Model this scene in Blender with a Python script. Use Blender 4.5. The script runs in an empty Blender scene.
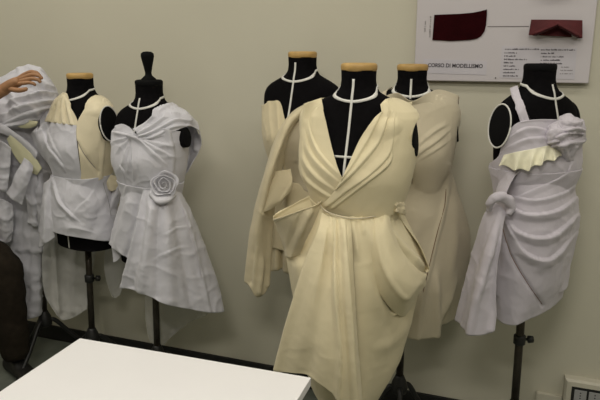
import bpy, bmesh, math, random
import numpy as np
from mathutils import Vector, noise as mnoise
random.seed(7)
SC = bpy.context.scene
COL = SC.collection
PI = math.pi

# ------------------------------------------------------------------ camera
FPX = 620.0; HC = 1.60; PITCH = math.atan(151/620.0); YAW = math.radians(20.0); DW = 2.565
CAM = np.array([0.0, -DW, HC])
RV = np.array([math.cos(YAW), math.sin(YAW), 0.0])            # camera right
FH = np.array([-math.sin(YAW), math.cos(YAW), 0.0])           # camera forward, level
FV = FH*math.cos(PITCH) + np.array([0, 0, -math.sin(PITCH)])
UV = FH*math.sin(PITCH) + np.array([0, 0, math.cos(PITCH)])
def ray(px, py): return FV*FPX + RV*(px-300.0) + UV*(200.0-py)
def P(px, py, F):                                             # point at level distance F
    d = ray(px, py); return CAM + d*(F/d.dot(FH))
def onz(px, py, z):
    d = ray(px, py); return CAM + d*((z-HC)/d[2])
def ony(px, py, y):
    d = ray(px, py); return CAM + d*((y-CAM[1])/d[1])
def proj(V):
    v = V-CAM; dz = v@FV
    return 300+FPX*(v@RV)/dz, 200-FPX*(v@UV)/dz

cd = bpy.data.cameras.new('camera'); cam = bpy.data.objects.new('camera', cd); COL.objects.link(cam)
cam.location = CAM; cam.rotation_euler = (PI/2-PITCH, 0, YAW)
cd.sensor_width = 36; cd.lens = 36*FPX/600; cd.clip_start = .02
SC.camera = cam

# ------------------------------------------------------------------ materials
def mat(name, col, rough=.8, bump=0, scale=200, var=0, vscale=3, metal=0, sheen=0, alpha=1, spec=.5, weave=0):
    m = bpy.data.materials.new(name); m.use_nodes = True
    nt = m.node_tree; b = nt.nodes['Principled BSDF']
    b.inputs['Base Color'].default_value = (*col, 1); b.inputs['Roughness'].default_value = rough
    b.inputs['Metallic'].default_value = metal; b.inputs['Specular IOR Level'].default_value = spec
    b.inputs['Sheen Weight'].default_value = sheen; b.inputs['Alpha'].default_value = alpha
    tc = nt.nodes.new('ShaderNodeTexCoord')
    if var:
        n = nt.nodes.new('ShaderNodeTexNoise'); n.inputs['Scale'].default_value = vscale; n.inputs['Detail'].default_value = 5
        r = nt.nodes.new('ShaderNodeValToRGB')
        r.color_ramp.elements[0].color = (*[c*(1-var) for c in col], 1); r.color_ramp.elements[0].position = .3
        r.color_ramp.elements[1].color = (*[min(1, c*(1+var)) for c in col], 1); r.color_ramp.elements[1].position = .7
        nt.links.new(tc.outputs['Object'], n.inputs['Vector']); nt.links.new(n.outputs['Fac'], r.inputs['Fac'])
        nt.links.new(r.outputs['Color'], b.inputs['Base Color'])
    if bump:
        n2 = nt.nodes.new('ShaderNodeTexNoise'); n2.inputs['Scale'].default_value = scale; n2.inputs['Detail'].default_value = 4
        bp = nt.nodes.new('ShaderNodeBump'); bp.inputs['Strength'].default_value = bump; bp.inputs['Distance'].default_value = .01
        nt.links.new(tc.outputs['Object'], n2.inputs['Vector']); nt.links.new(n2.outputs['Fac'], bp.inputs['Height'])
        nt.links.new(bp.outputs['Normal'], b.inputs['Normal'])
    return m
M = dict(
    wall=mat('cream_plaster', (.60, .575, .475), .9, .05, 120, .03, 1.2),
    ceil=mat('white_ceiling', (.75, .74, .70), .9, .03, 80),
    floor=mat('grey_vinyl_floor', (.20, .22, .19), .55, .02, 60, .25, 6),
    base=mat('black_skirting', (.010, .010, .010), .6, .02, 40),
    board=mat('white_panel', (.60, .565, .595), .6, .01, 60, .015, 3),
    paper=mat('paper', (.585, .56, .615), .8, .01, 90, .02, 20),
    ink=mat('ink', (.035, .03, .04), .8, .01, 90),
    inkgrey=mat('grey_ink', (.19, .175, .18), .8, .01, 90),
    maroon=mat('maroon_cloth', (.022, .0022, .0034), .95, .08, 250, .15, 30, spec=.05),
    red=mat('dark_red_cloth', (.085, .010, .013), .8, .08, 250, .15, 30),
    jersey=mat('black_jersey', (.0042, .0038, .0045), .95, .05, 500, .2, 60, spec=.08),
    plate=mat('black_plate', (.004, .004, .0045), .85, .02, 90, spec=.12),
    wood=mat('pale_wood', (.47, .295, .10), .5, .04, 60, .18, 25),
    tape=mat('white_tape', (.70, .69, .66), .8, .05, 300),
    steel=mat('dark_steel', (.055, .045, .035), .38, .02, 80, .2, 40, metal=.6),
    iron=mat('black_iron', (.010, .010, .010), .5, .02, 80),
    chrome=mat('worn_chrome', (.55, .52, .47), .3, .02, 80, metal=1),
    table=mat('white_laminate', (.81, .80, .82), .45, .01, 30, .012, 5),
    tedge=mat('table_edge', (.66, .65, .62), .6, .01, 50),
    cream=mat('cream_calico', (.73, .645, .435), .88, .10, 420, .035, 6, sheen=.15),
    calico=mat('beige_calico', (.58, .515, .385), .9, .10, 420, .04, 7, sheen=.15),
    calico2=mat('warm_calico', (.63, .55, .375), .9, .10, 420, .04, 7, sheen=.15),
    cream1=mat('ivory_calico', (.74, .66, .48), .9, .10, 420, .04, 9, sheen=.15),
    white=mat('white_cotton', (.61, .605, .665), .88, .10, 380, .02, 8, sheen=.2),
    white2=mat('lilac_white_cotton', (.57, .535, .60), .88, .10, 380, .025, 8, sheen=.2),
    sheer=mat('sheer_white_cotton', (.62, .61, .60), .9, .08, 380, .02, 8, alpha=.75),
    faint=mat('thin_white_cotton', (.62, .61, .60), .9, .08, 380, .02, 8, alpha=.42),
    yellow=mat('yellow_cloth', (.70, .675, .46), .85, .08, 380, .05, 12, sheen=.2),
    pale=mat('pale_yellow_cloth', (.76, .73, .56), .85, .08, 380, .10, 22, sheen=.2),
    thread=mat('brown_thread', (.16, .085, .05), .9, .02, 200),
    skin=mat('skin', (.34, .175, .085), .55, .05, 300, .08, 40),
    trouser=mat('brown_corduroy', (.022, .0165, .011), .95, .15, 160, .2, 30, spec=.2),
    shirt=mat('dark_shirt', (.05, .05, .06), .9, .1, 200),
    hair=mat('dark_hair', (.02, .014, .01), .7, .3, 80),
    shoe=mat('black_leather', (.008, .007, .006), .5, .03, 90),
    eye=mat('eye_white', (.7, .7, .68), .3, .01, 50),
    lip=mat('lip', (.40, .16, .12), .5, .02, 90),
    plastic=mat('ivory_plastic', (.58, .55, .46), .45, .01, 50),
    blackp=mat('black_plastic', (.012, .012, .013), .4, .01, 50),
    greyp=mat('grey_plastic', (.36, .36, .37), .5, .01, 50),
)
for mm in M.values(): mm.use_backface_culling = False

# ------------------------------------------------------------------ object helpers
ORG = {}
def tag(o, label, cat, group=None):
    o['label'] = label; o['category'] = cat
    if group: o['group'] = group
    return o
def thing(name, loc, label, cat, group=None):
    o = bpy.data.objects.new(name, None); COL.objects.link(o); o.location = tuple(loc)
    o.empty_display_size = .05
    ORG[o] = np.array(loc, float); return tag(o, label, cat, group)
def mk(name, V, Fc, m, parent=None, smooth=True, label=None, mods=None):
    V = np.asarray(V, float)
    if parent is not None: org = ORG[parent]
    else: org = np.array([(V[:, 0].min()+V[:, 0].max())/2, (V[:, 1].min()+V[:, 1].max())/2, V[:, 2].min()])
    me = bpy.data.meshes.new(name); me.from_pydata([tuple(v) for v in V-org], [], [tuple(f) for f in Fc])
    me.materials.append(m)
    if smooth: me.polygons.foreach_set('use_smooth', [True]*len(me.polygons))
    me.validate(); me.update()
    o = bpy.data.objects.new(name, me); COL.objects.link(o)
    if parent is not None: o.parent = parent
    else: o.location = tuple(org)
    ORG[o] = org
    if label: o['label'] = label
    return o
def from_bm(name, bm, m, parent=None, smooth=False, label=None):
    bmesh.ops.recalc_face_normals(bm, faces=bm.faces)
    V = [tuple(v.co) for v in bm.verts]; bm.verts.index_update()
    Fc = [[v.index for v in f.verts] for f in bm.faces]; bm.free()
    return mk(name, V, Fc, m, parent, smooth, label)
def solid(o, t, offset=0):
    md = o.modifiers.new('thickness', 'SOLIDIFY'); md.thickness = t; md.offset = offset; return o
def box_bm(bm, c, ax, ay, az, hx, hy, hz, bev=0):
    c = Vector(c); ax = Vector(ax); ay = Vector(ay); az = Vector(az)
    tb = bmesh.new(); r = bmesh.ops.create_cube(tb, size=2)
    for v in tb.verts: v.co = Vector((v.co.x*hx, v.co.y*hy, v.co.z*hz))
    if bev: bmesh.ops.bevel(tb, geom=list(tb.edges), offset=bev, segments=2, affect='EDGES', profile=.5)
    vm = {}
    for v in tb.verts: vm[v] = bm.verts.new(c+ax*v.co.x+ay*v.co.y+az*v.co.z)
    for f in tb.faces: bm.faces.new([vm[v] for v in f.verts])
    tb.free()
X3, Y3, Z3 = (1, 0, 0), (0, 1, 0), (0, 0, 1)
def box(name, lo, hi, m, parent=None, bev=0, label=None):
    bm = bmesh.new(); lo = np.array(lo, float); hi = np.array(hi, float)
    box_bm(bm, (lo+hi)/2, X3, Y3, Z3, *((hi-lo)/2), bev); return from_bm(name, bm, m, parent, label=label)
def tube_vf(pts, rad, n=10, caps=True, flat=1.0):
    pts = [Vector(p) for p in pts]
    if not hasattr(rad, '__len__'): rad = [rad]*len(pts)
    V = []; Fc = []; up = Vector((0, 0, 1))
    t0 = (pts[1]-pts[0]).normalized()
    a = up.cross(t0) if abs(t0.z) < .95 else Vector((1, 0, 0)).cross(t0)
    a.normalize()
    for i, p in enumerate(pts):
        t = (pts[min(i+1, len(pts)-1)]-pts[max(i-1, 0)]).normalized()
        a = (a-t*a.dot(t)).normalized(); b = t.cross(a)
        for k in range(n):
            th = 2*PI*k/n; V.append(p+(a*math.cos(th)+b*math.sin(th)*flat)*rad[i])
    for i in range(len(pts)-1):
        for k in range(n): Fc.append((i*n+k, i*n+(k+1) % n, (i+1)*n+(k+1) % n, (i+1)*n+k))
    if caps: Fc.append(tuple(reversed(range(n)))); Fc.append(tuple(range((len(pts)-1)*n, len(pts)*n)))
    return V, Fc
def tube(name, pts, rad, m, parent=None, n=10, flat=1.0, label=None):
    V, Fc = tube_vf(pts, rad, n, True, flat); return mk(name, [tuple(v) for v in V], Fc, m, parent, True, label)
def lathe(name, c, prof, m, parent=None, n=28, label=None):
    V = []; Fc = []
    for (r, z) in prof:
        for k in range(n): V.append((c[0]+r*math.cos(2*PI*k/n), c[1]+r*math.sin(2*PI*k/n), c[2]+z))
    for i in range(len(prof)-1):
        for k in range(n): Fc.append((i*n+k, i*n+(k+1) % n, (i+1)*n+(k+1) % n, (i+1)*n+k))
    Fc.append(tuple(reversed(range(n)))); Fc.append(tuple(range((len(prof)-1)*n, len(prof)*n)))
    o = mk(name, V, Fc, m, parent, True, label)
    return o

# ------------------------------------------------------------------ spline surfaces
def cr(pts, n, closed=False):
    """Catmull-Rom resample of an (k,3) array (or (k,m,3)) to n samples"""
    p = np.asarray(pts, float); k = len(p)
    if k == 2: 
        t = np.linspace(0, 1, n).reshape((-1,)+(1,)*(p.ndim-1)); return p[0]*(1-t)+p[1]*t
    if closed: u = np.arange(n)/n*k
    else: u = np.linspace(0, k-1, n)
    i = np.floor(u).astype(int)
    if not closed: i = np.minimum(i, k-2)
    t = (u-i).reshape((-1,)+(1,)*(p.ndim-1))
    if closed: g = lambda j: p[j % k]
    else:
        ext = np.concatenate([[2*p[0]-p[1]], p, [2*p[-1]-p[-2]]]); g = lambda j: ext[j+1]
    a, b, c, d = g(i-1), g(i), g(i+1), g(i+2)
    return .5*((2*b)+(c-a)*t+(2*a-5*b+4*c-d)*t*t+(3*b-a-3*c+d)*t**3)
def fold_disp(px, py, folds):
    out = np.zeros_like(px)
    for f in folds:
        kind, pts, w, amp = f[:4]; e0, e1 = (f[4], f[5]) if len(f) > 5 else (0.0, 0.0)
        c = cr(np.array([(x, y, 0) for x, y in pts], float), max(16, 8*len(pts)))[:, :2]
        best = np.full(px.shape, 1e9); sg = np.zeros_like(px); tt = np.zeros_like(px); n = len(c)-1
        for i in range(n):
            x0, y0 = c[i]; dx, dy = c[i+1]-c[i]; L2 = dx*dx+dy*dy+1e-9
            t = np.clip(((px-x0)*dx+(py-y0)*dy)/L2, 0, 1)
            d = np.hypot(px-x0-t*dx, py-y0-t*dy); s = dx*(py-y0)-dy*(px-x0)
            m_ = d < best; best = np.where(m_, d, best); sg = np.where(m_, np.sign(s), sg); tt = np.where(m_, (i+t)/n, tt)
        fade = np.minimum(1, e0+(1-e0)*np.minimum(1, tt/.3))*np.minimum(1, e1+(1-e1)*np.minimum(1, (1-tt)/.3))
        # soften past the ends
        if kind == 'r': v = np.exp(-(best/w)**2)
        else:
            s = best*sg; end = ((tt <= 0) | (tt >= 1)) 
            v = np.where(s > 0, np.clip(1-s/w, 0, 1), np.clip(1+s/.9, 0, 1)); v = v*v*(3-2*v)*.5+v*.5
            v = np.where(end, v*np.exp(-(best/3)**2), v)
        out += 1.25*amp*fade*v
    return out
def grid_mesh(name, G, m, parent, closed=False, folds=None, form=None, off=.006, wr=.0012, thick=.003, front=None, outward=None, label=None, seed=0, wscale=14, cr_=None):
    nv, nu, _ = G.shape
    def normals(G):
        if closed: du = np.roll(G, -1, 1)-np.roll(G, 1, 1)
        else: du = np.gradient(G, axis=1)
        dv = np.gradient(G, axis=0); N = np.cross(du, dv); N /= (np.linalg.norm(N, axis=2, keepdims=True)+1e-12); return N
    N = normals(G)
    if outward is not None:
        ref = G-outward.reshape(1, 1, 3); ref[..., 2] = 0
    else: ref = CAM.reshape(1, 1, 3)-G
    if closed or outward is not None:
        if (N*ref).sum() < 0: N = -N
    else:
        if (N*ref).sum() < 0: N = -N
    if form is not None: G = form.push(G, off)
    if folds:
        px, py = proj(G.reshape(-1, 3)); d = fold_disp(px, py, folds).reshape(nv, nu)
        facing = (N*(CAM.reshape(1, 1, 3)-G)).sum(2)/np.linalg.norm(CAM.reshape(1, 1, 3)-G, axis=2)
        wgt = np.clip((facing+.05)/.3, 0, 1)
        if front is not None: wgt = wgt*front.reshape(1, -1)
        Nh = N.copy()
        G = G+Nh*(d*wgt)[..., None]
    if wr:
        flat = G.reshape(-1, 3); w = np.array([mnoise.fractal(Vector(v)*wscale+Vector((seed, seed*1.7, 0)), .8, 2.1, 3) for v in flat]).reshape(nv, nu)
        G = G+N*(w*wr)[..., None]
    if form is not None: G = form.push(G, max(.003, off*.45))
    ca = cr_ if cr_ is not None else CREASE.get(m.name, 0)
    if ca:
        flat = G.reshape(-1, 3); o3 = Vector((seed*3.1, seed*.7, seed*1.3)); w = []
        for v in flat:
            q = Vector(v); q2 = q+Vector((mnoise.noise(q*5+o3), mnoise.noise(q*5+o3*2), mnoise.noise(q*5-o3)))*.06
            a_ = 1-abs(mnoise.noise(Vector((q2.x*9, q2.y*9, q2.z*11))+o3)); b_ = 1-abs(mnoise.noise(Vector((q2.x*23, q2.y*23, q2.z*19))-o3))
            w.append(a_**5*.8+b_**4*.3)
        G = G+N*(np.array(w).reshape(nv, nu)*ca)[..., None]
    V = G.reshape(-1, 3); Fc = []
    for j in range(nv-1):
        for i in range(nu if closed else nu-1):
            i2 = (i+1) % nu; Fc.append((j*nu+i, j*nu+i2, (j+1)*nu+i2, (j+1)*nu+i))
    o = mk(name, V, Fc, m, parent, True, label)
    if thick: solid(o, thick)
    return o
def world_row(row, F0, form, auto):
    out = []
    for q in row:
        if len(q) == 3: out.append(P(q[0], q[1], F0-q[2]))
        else: out.append(P(q[0], q[1], F0-(form.depth(q[0], q[1])+auto)))
    return np.array(out)
CREASE = {'white_cotton': .0050, 'lilac_white_cotton': .0038, 'cream_calico': .0010, 'beige_calico': .0016, 'warm_calico': .0012, 'ivory_calico': .0010, 'sheer_white_cotton': .005}
def sheet(name, rows, F0, m, parent, nu=70, nv=70, form=None, auto=.008, push=True, **kw):
    W = [cr(world_row(r, F0, form, auto), nu) for r in rows]
    G = cr(np.array(W), nv)
    return grid_mesh(name, G, m, parent, False, form=form if push else None, **kw)
def skirt(name, rows, db, F0, m, parent, nf=120, nb=50, nv=120, form=None, off=.01, **kw):
    W = []; 
    for r, b in zip(rows, db):
        f = cr(world_row(r, F0, form, off), nf); L, R_ = f[0], f[-1]
        t = (np.arange(nb)+1)/(nb+1)
        bk = R_[None]*(1-t[:, None])+L[None]*t[:, None]+FH[None]*(b*np.sin(PI*t)**.6)[:, None]
        bk = bk + FH[None]*(0.012*np.sin(PI*8*t)*np.sin(PI*t))[:, None]
        W.append(np.concatenate([f, bk]))
    G = cr(np.array(W), nv)
    front = np.concatenate([np.ones(nf), np.zeros(nb)])
    ctr = G.mean(axis=(0, 1))
    return grid_mesh(name, G, m, parent, True, form=form, off=off, front=front, outward=ctr, **kw)
def thread(name, pts, F0, m, parent, form=None, d=None, r=.0012):
    """thin stitched line following pixels; each entry may carry its own depth"""
    W = cr(world_row(pts, F0, form, .012), 40)
    return tube(name, [tuple(p) for p in W], r, m, parent, 6)

# ------------------------------------------------------------------ dress forms
PROF = [(1.52, .054, .054, .054), (1.49, .053, .053, .055), (1.468, .056, .056, .060), (1.452, .066, .062, .066),
    (1.443, .083, .065, .070), (1.430, .112, .068, .075), (1.415, .140, .072, .080), (1.398, .159, .077, .085), (1.375, .170, .084, .09), (1.35, .171, .090, .092),
    (1.33, .168, .097, .094), (1.28, .163, .114, .098), (1.22, .156, .135, .10), (1.18, .150, .131, .098), (1.10, .128, .106, .088),
    (1.04, .115, .093, .082), (.98, .130, .098, .095), (.90, .153, .107, .115), (.82, .163, .110, .122), (.76, .158, .106, .118)]
_z = np.linspace(1.52, .76, 191); _q = np.array(PROF)[::-1]; _c = [np.interp(_z, _q[:, 0], _q[:, k]) for k in (1, 2, 3)]
_k = np.exp(-(np.arange(-9, 10)/4.0)**2/2); _k /= _k.sum(); _t = np.clip((1.40-_z)/.05, 0, 1)   # smooth below the shoulders
PROF = np.stack([_z]+[(1-_t)*c+_t*np.convolve(np.pad(c, 9, mode='edge'), _k, 'valid') for c in _c], 1)
EXP = 2.25
class Form:
    def __init__(s, px, pytop, F0, yaw, neck=1.0, wid=1.0, lean=0.0):
        s.lean = lean; s.wid = wid
        s.F0 = F0; p = P(px, pytop, F0); s.ax = p.copy(); s.ax[2] = 0; s.dz = p[2]-1.52
        a = math.radians(yaw); s.yaw = yaw
        s.r = RV*math.cos(a)-(-FH)*math.sin(a)*(-1) if False else RV*math.cos(a)+FH*math.sin(a)
        s.f = -FH*math.cos(a)+RV*math.sin(a)
        s.prof = PROF.copy(); kn_ = np.clip((s.prof[:, 0]-1.45)/.05, 0, 1); s.prof[:, 1:] *= (1+(neck-1)*kn_)[:, None]
        kw_ = np.clip((1.44-s.prof[:, 0])/.06, 0, 1); s.prof[:, 1] *= 1+(wid-1)*kw_
        if wid < .9: s.prof[:, 2:] *= (1+(wid-1)*kw_)[:, None]
    def axz(s, z):
        return s.ax+RV*(s.lean*(1.52+s.dz-np.asarray(z)))[..., None] if np.ndim(z) else s.ax+RV*(s.lean*(1.52+s.dz-z))
    def sec(s, z):
        zz = np.clip(np.asarray(z)-s.dz, .76, 1.52); q = s.prof[::-1]
        return [np.interp(zz, q[:, 0], q[:, k]) for k in (1, 2, 3)]
    def rho(s, V, off=0):
        v = V-s.axz(V[..., 2]); lx = v@s.r; ly = v@s.f; a, f, b = s.sec(V[..., 2])
        d = np.where(ly > 0, f, b)+off
        rr = ((np.abs(lx)/(a+off))**EXP+(np.abs(ly)/d)**EXP)**(1/EXP)
        zz = V[..., 2]-s.dz
        return np.where((zz > 1.525) | (zz < .75), 9, rr)
    def push(s, G, off):
        G = G.copy()
        zhi = G[..., 2]-s.dz > 1.40
        for _ in range(14):                                   # straps: lift onto the shoulder
            ins = (s.rho(G, off) < 1) & zhi & (G[..., 2]-s.dz < 1.455)
            if not ins.any(): break
            G[..., 2] = np.where(ins, G[..., 2]+.004, G[..., 2])
        r = s.rho(G, off); ins = (r < 1) & ~zhi
        k = np.where(ins, 1/np.maximum(r, .25), 1)[..., None]
        c_ = s.axz(G[..., 2]); h = G-c_; h2 = h*k; h2[..., 2] = h[..., 2]
        return c_+h2
    def depth(s, px, py):
        for F in np.arange(s.F0-.2, s.F0+.02, .003):
            if s.rho(P(px, py, F)[None])[0] < 1: return s.F0-F
        return 0.0
    def pt(s, th, z, off=0):
        """th=0 is the front, positive to the form's image-right side"""
        a, f, b = s.sec(z); a, f, b = float(a)+off, float(f)+off, float(b)+off
        c, sn = math.cos(th), math.sin(th)
        ly = math.copysign(abs(c)**(2/EXP), c)*(f if c > 0 else b); lx = math.copysign(abs(sn)**(2/EXP), sn)*a
        p = s.axz(z)+s.r*lx+s.f*ly; p = p.copy(); p[2] = z; return p

def surf_tape(form, path, w, off=.0025):
    """flat tape following (theta, z) on the form; returns grid"""
    pts = np.array([form.pt(t, z, off) for t, z in path]); G = []
    for i, (t, z) in enumerate(path):
        tan = pts[min(i+1, len(pts)-1)]-pts[max(i-1, 0)]; tan /= np.linalg.norm(tan)+1e-9
        nrm = pts[i]-form.axz(pts[i][2]); nrm[2] = 0; nrm /= np.linalg.norm(nrm); sd = np.cross(tan, nrm); sd /= np.linalg.norm(sd)+1e-9
        G.append([pts[i]-sd*w/2, pts[i]+sd*w/2])
    return np.array(G)
def tape_obj(name, form, path, w, parent):
    G = surf_tape(form, path, w); n = len(G); V = G.reshape(-1, 3)
    Fc = [(2*i, 2*i+1, 2*i+3, 2*i+2) for i in range(n-1)]
    return solid(mk(name, V, Fc, M['tape'], parent), .002)

def dress_form(fm, label, cap='wood', finial=False, hub=.25, legs=(30, 150, 270), legr=.30, plates=(1, -1), centre=(1.50, 1.20), crossz=None,
               plate_scale=.86, plate_z=1.318, plate_out=-.004, neck_tape=True, plate_tape=(), extra=True, bottom_tape=False, pole_r=.015):
    t = thing('dress_form', fm.ax, label, 'dress form', None)
    dz = fm.dz; V = []; n = 56
    zs = np.concatenate([np.linspace(1.52, 1.36, 40), np.linspace(1.345, .76, 44)])
    for z in zs:
        for k in range(n): V.append(fm.pt(2*PI*k/n, z+dz))
    Fc = []
    for i in range(len(zs)-1):
        for k in range(n): Fc.append((i*n+k, i*n+(k+1) % n, (i+1)*n+(k+1) % n, (i+1)*n+k))
    Fc.append(tuple(range(n))); Fc.append(tuple(reversed(range((len(zs)-1)*n, len(zs)*n))))
    mk('torso', V, Fc, M['jersey'], t)
    nr = fm.prof[0, 1]
    cm = M['wood'] if cap == 'wood' else M['plate']
    lathe('neck_cap', (fm.ax[0], fm.ax[1], 1.52+dz), [(nr*.98, -.004), (nr+.001, -.002), (nr+.003, .004), (nr+.003, .014), (nr+.0005, .019), (nr-.006, .0215), (.004, .022)], cm, t, 36)
    if finial:
        lathe('finial', (fm.ax[0], fm.ax[1], 1.536+dz), [(.03, 0), (.031, .008), (.022, .016), (.014, .024), (.013, .034), (.017, .055), (.024, .085), (.027, .10), (.026, .110), (.018, .117), (.004, .119)], M['plate'], t)
    # arm plates
    for sgn in plates:
        zc = plate_z; a = float(fm.sec(zc+dz)[0]); c = fm.axz(zc+dz)+fm.r*sgn*(a+plate_out); c[2] = zc+dz
        tilt = .22; nx = fm.r*sgn*math.cos(tilt)+np.array([0, 0, math.sin(tilt)])*.55; nx /= np.linalg.norm(nx)
        e1 = fm.f; e2 = np.cross(nx, e1); e2 /= np.linalg.norm(e2)
        if e2[2] < 0: e2 = -e2
        Vp = []; m_ = 36
        for (rr, h) in ((1, -.025), (1.0, .006), (.97, .010), (.9, .011)):
            for k in range(m_):
                th = 2*PI*k/m_; Vp.append(c+e1*.045*plate_scale*rr*math.cos(th)+e2*.070*plate_scale*rr*math.sin(th)+nx*h)
        Fp = [(i*m_+k, i*m_+(k+1) % m_, (i+1)*m_+(k+1) % m_, (i+1)*m_+k) for i in range(3) for k in range(m_)]
        Fp += [tuple(range(3*m_, 4*m_)), tuple(reversed(range(m_)))]
        mk('arm_plate', Vp, Fp, M['plate'], t)
        if sgn in plate_tape:
            pts = [tuple(c+e1*.047*plate_scale*math.cos(2*PI*k/40)+e2*.072*plate_scale*math.sin(2*PI*k/40)+nx*.009) for k in range(41)]
            tube('armhole_tape', pts, .0028, M['tape'], t, 6)
    if neck_tape:
        Vt = []
        for k in range(73):
            ph = 2*PI*k/72; dv = fm.r*math.sin(ph)+fm.f*math.cos(ph); c_ = math.cos(ph)
            zc_ = 1.468+dz-(.040 if c_ > 0 else .008)*c_
            for e in (.0042, -.0042):
                R_ = .045; q = fm.axz(zc_+e)+dv*R_; q[2] = zc_+e
                while R_ < .085 and fm.rho(q[None])[0] < 1: R_ += .001; q = fm.axz(zc_+e)+dv*R_; q[2] = zc_+e
                Vt.append(q+dv*.002)
        Vt = np.array(Vt)
        solid(mk('neck_tape', Vt, [(2*k, 2*k+1, 2*k+3, 2*k+2) for k in range(72)], M['tape'], t), .002)
    if centre:
        path = [(0.0, z+dz) for z in np.linspace(centre[0], centre[1], 30)]
        tape_obj('centre_tape', fm, path, .0075, t)
    if crossz:
        path = [(th, crossz+dz) for th in np.linspace(-.17, .17, 9)]
        tape_obj('cross_tape', fm, path, .007, t)
    if bottom_tape:
        path = [(0.05, z+dz) for z in np.linspace(.85, .765, 10)]
        tape_obj('hem_tape', fm, path, .006, t)
    # stand
    x, y = fm.axz(.76+dz)[:2]; hx, hy = fm.axz(hub)[:2]
    lathe('base_disc', (x, y, .75+dz), [(.045, 0), (.05, .003), (.05, .012), (.03, .013)], M['iron'], t)
    x6, y6 = fm.axz(.54)[:2]
    tube('pole', [(x, y, .76+dz), (x6, y6, .54), (hx, hy, hub-.01)], pole_r, M['steel'], t, 16)
    x, y = x6, y6
    lathe('collar', (x, y, .52), [(pole_r+.001, 0), (pole_r+.007, .004), (pole_r+.007, .035), (pole_r+.001, .04)], M['iron'], t)
    d = RV*.05
    kn = tube('clamp_knob', [(x, y, .54), tuple(np.array([x, y, .54])+RV*.03), tuple(np.array([x, y, .54])+RV*.032), tuple(np.array([x, y, .54])+RV*.05)], [.005, .005, .014, .013], M['iron'], t, 12)
    x, y = hx, hy
    lathe('hub', (x, y, hub-.05), [(.02, 0), (.032, .008), (.036, .03), (.030, .055), (.021, .075), (pole_r+.002, .085)], M['iron'], t)
    for ang in legs:
        th = math.radians(ang); dv = RV*math.cos(th)+FH*math.sin(th)
        c0 = np.array([x, y, hub-.02]); pts = [c0+dv*.02, c0+dv*.05+np.array([0, 0, -.005]), c0+dv*(legr*.55)+np.array([0, 0, -(hub-.02)*.45]), np.array([x, y, .014])+dv*legr]
        lg = tube('leg', [tuple(p) for p in cr(np.array(pts), 14)], .011, M['iron'], t, 10)
        bm = bmesh.new(); e = np.array([x, y, .009])+dv*(legr+.002)
        bmesh.ops.create_uvsphere(bm, u_segments=12, v_segments=8, radius=.013)
        for v in bm.verts: v.co = Vector((v.co.x, v.co.y, v.co.z*.66))+Vector(e)
        from_bm('foot', bm, M['plate'], lg, True)
    return t

FM0 = Form(26, 92, 2.98, -10, wid=.7, lean=-.02)
FM1 = Form(80, 78, 2.78, -34, lean=-.036)
FM2 = Form(149, 85, 2.60, -28, lean=-.026)
FM3 = Form(302.5, 57, 2.50, -30)
FMF = Form(359, 70, 1.97, -22, wid=1.08)
FM4 = Form(412.5, 70, 2.33, -13)
FM5 = Form(540, 70, 2.14, 29, neck=.94, lean=.014)
dress_form(FM0, 'black dress form on tripod almost hidden under lifted white cloth at far left', legs=(20, 140, 255), legr=.24)
dress_form(FM1, 'black dress form with wood neck cap wearing the half white half cream bodice', legs=(35, 150, 265), legr=.25, plates=(1,), plate_scale=1.05, plate_z=1.33, plate_out=.010, plate_tape=(1,), centre=(1.44, 1.33), bottom_tape=True)
dress_form(FM2, 'black dress form topped by a flared neck finial', cap='black', finial=True, plate_scale=.60, plate_z=1.315, plate_out=.016, legs=(35, 160, 275), legr=.25, centre=(1.47, 1.26))
dress_form(FM3, 'black dress form with wood neck cap standing behind left of the cream gown', legs=(0, 125, 245), legr=.22, centre=(1.50, 1.24), plates=(1,))
dress_form(FMF, 'foremost black dress form, wood neck cap, taped cross on its chest', legs=(55, 175, 290), legr=.30, plates=(1,), centre=(1.495, 1.20), crossz=1.265)
dress_form(FM4, 'black dress form with wood neck cap wearing the plain beige sheath', legs=(25, 265, 180), legr=.20, centre=(1.49, 1.42))
dress_form(FM5, 'black dress form with black neck top and taped armhole at far right', cap='black', legs=(20, 260, 170), legr=.24, plate_scale=1.0, plate_z=1.34, plate_tape=(-1,), centre=(1.475, 1.33))

# ------------------------------------------------------------------ room
XL, XR, YB, ZC = -4.2, 3.6, -6.2, 2.95
def struct(o): o['kind'] = 'structure'; return o
struct(box('floor', (XL, YB, -.05), (XR, .1, 0), M['floor']))
struct(box('wall_back', (XL, 0, 0), (XR, .1, ZC), M['wall']))
struct(box('wall_left', (XL-.1, YB, 0), (XL, .1, ZC), M['wall']))
struct(box('wall_right', (XR, YB, 0), (XR+.1, .1, ZC), M['wall']))
struct(box('wall_front', (XL, YB-.1, 0), (XR, YB, ZC), M['wall']))
struct(box('ceiling', (XL-.1, YB-.1, ZC), (XR+.1, .1, ZC+.05), M['ceil']))
struct(box('baseboard_back', (XL, -.013, 0), (XR, 0, .085), M['base'], bev=.003))

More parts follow.
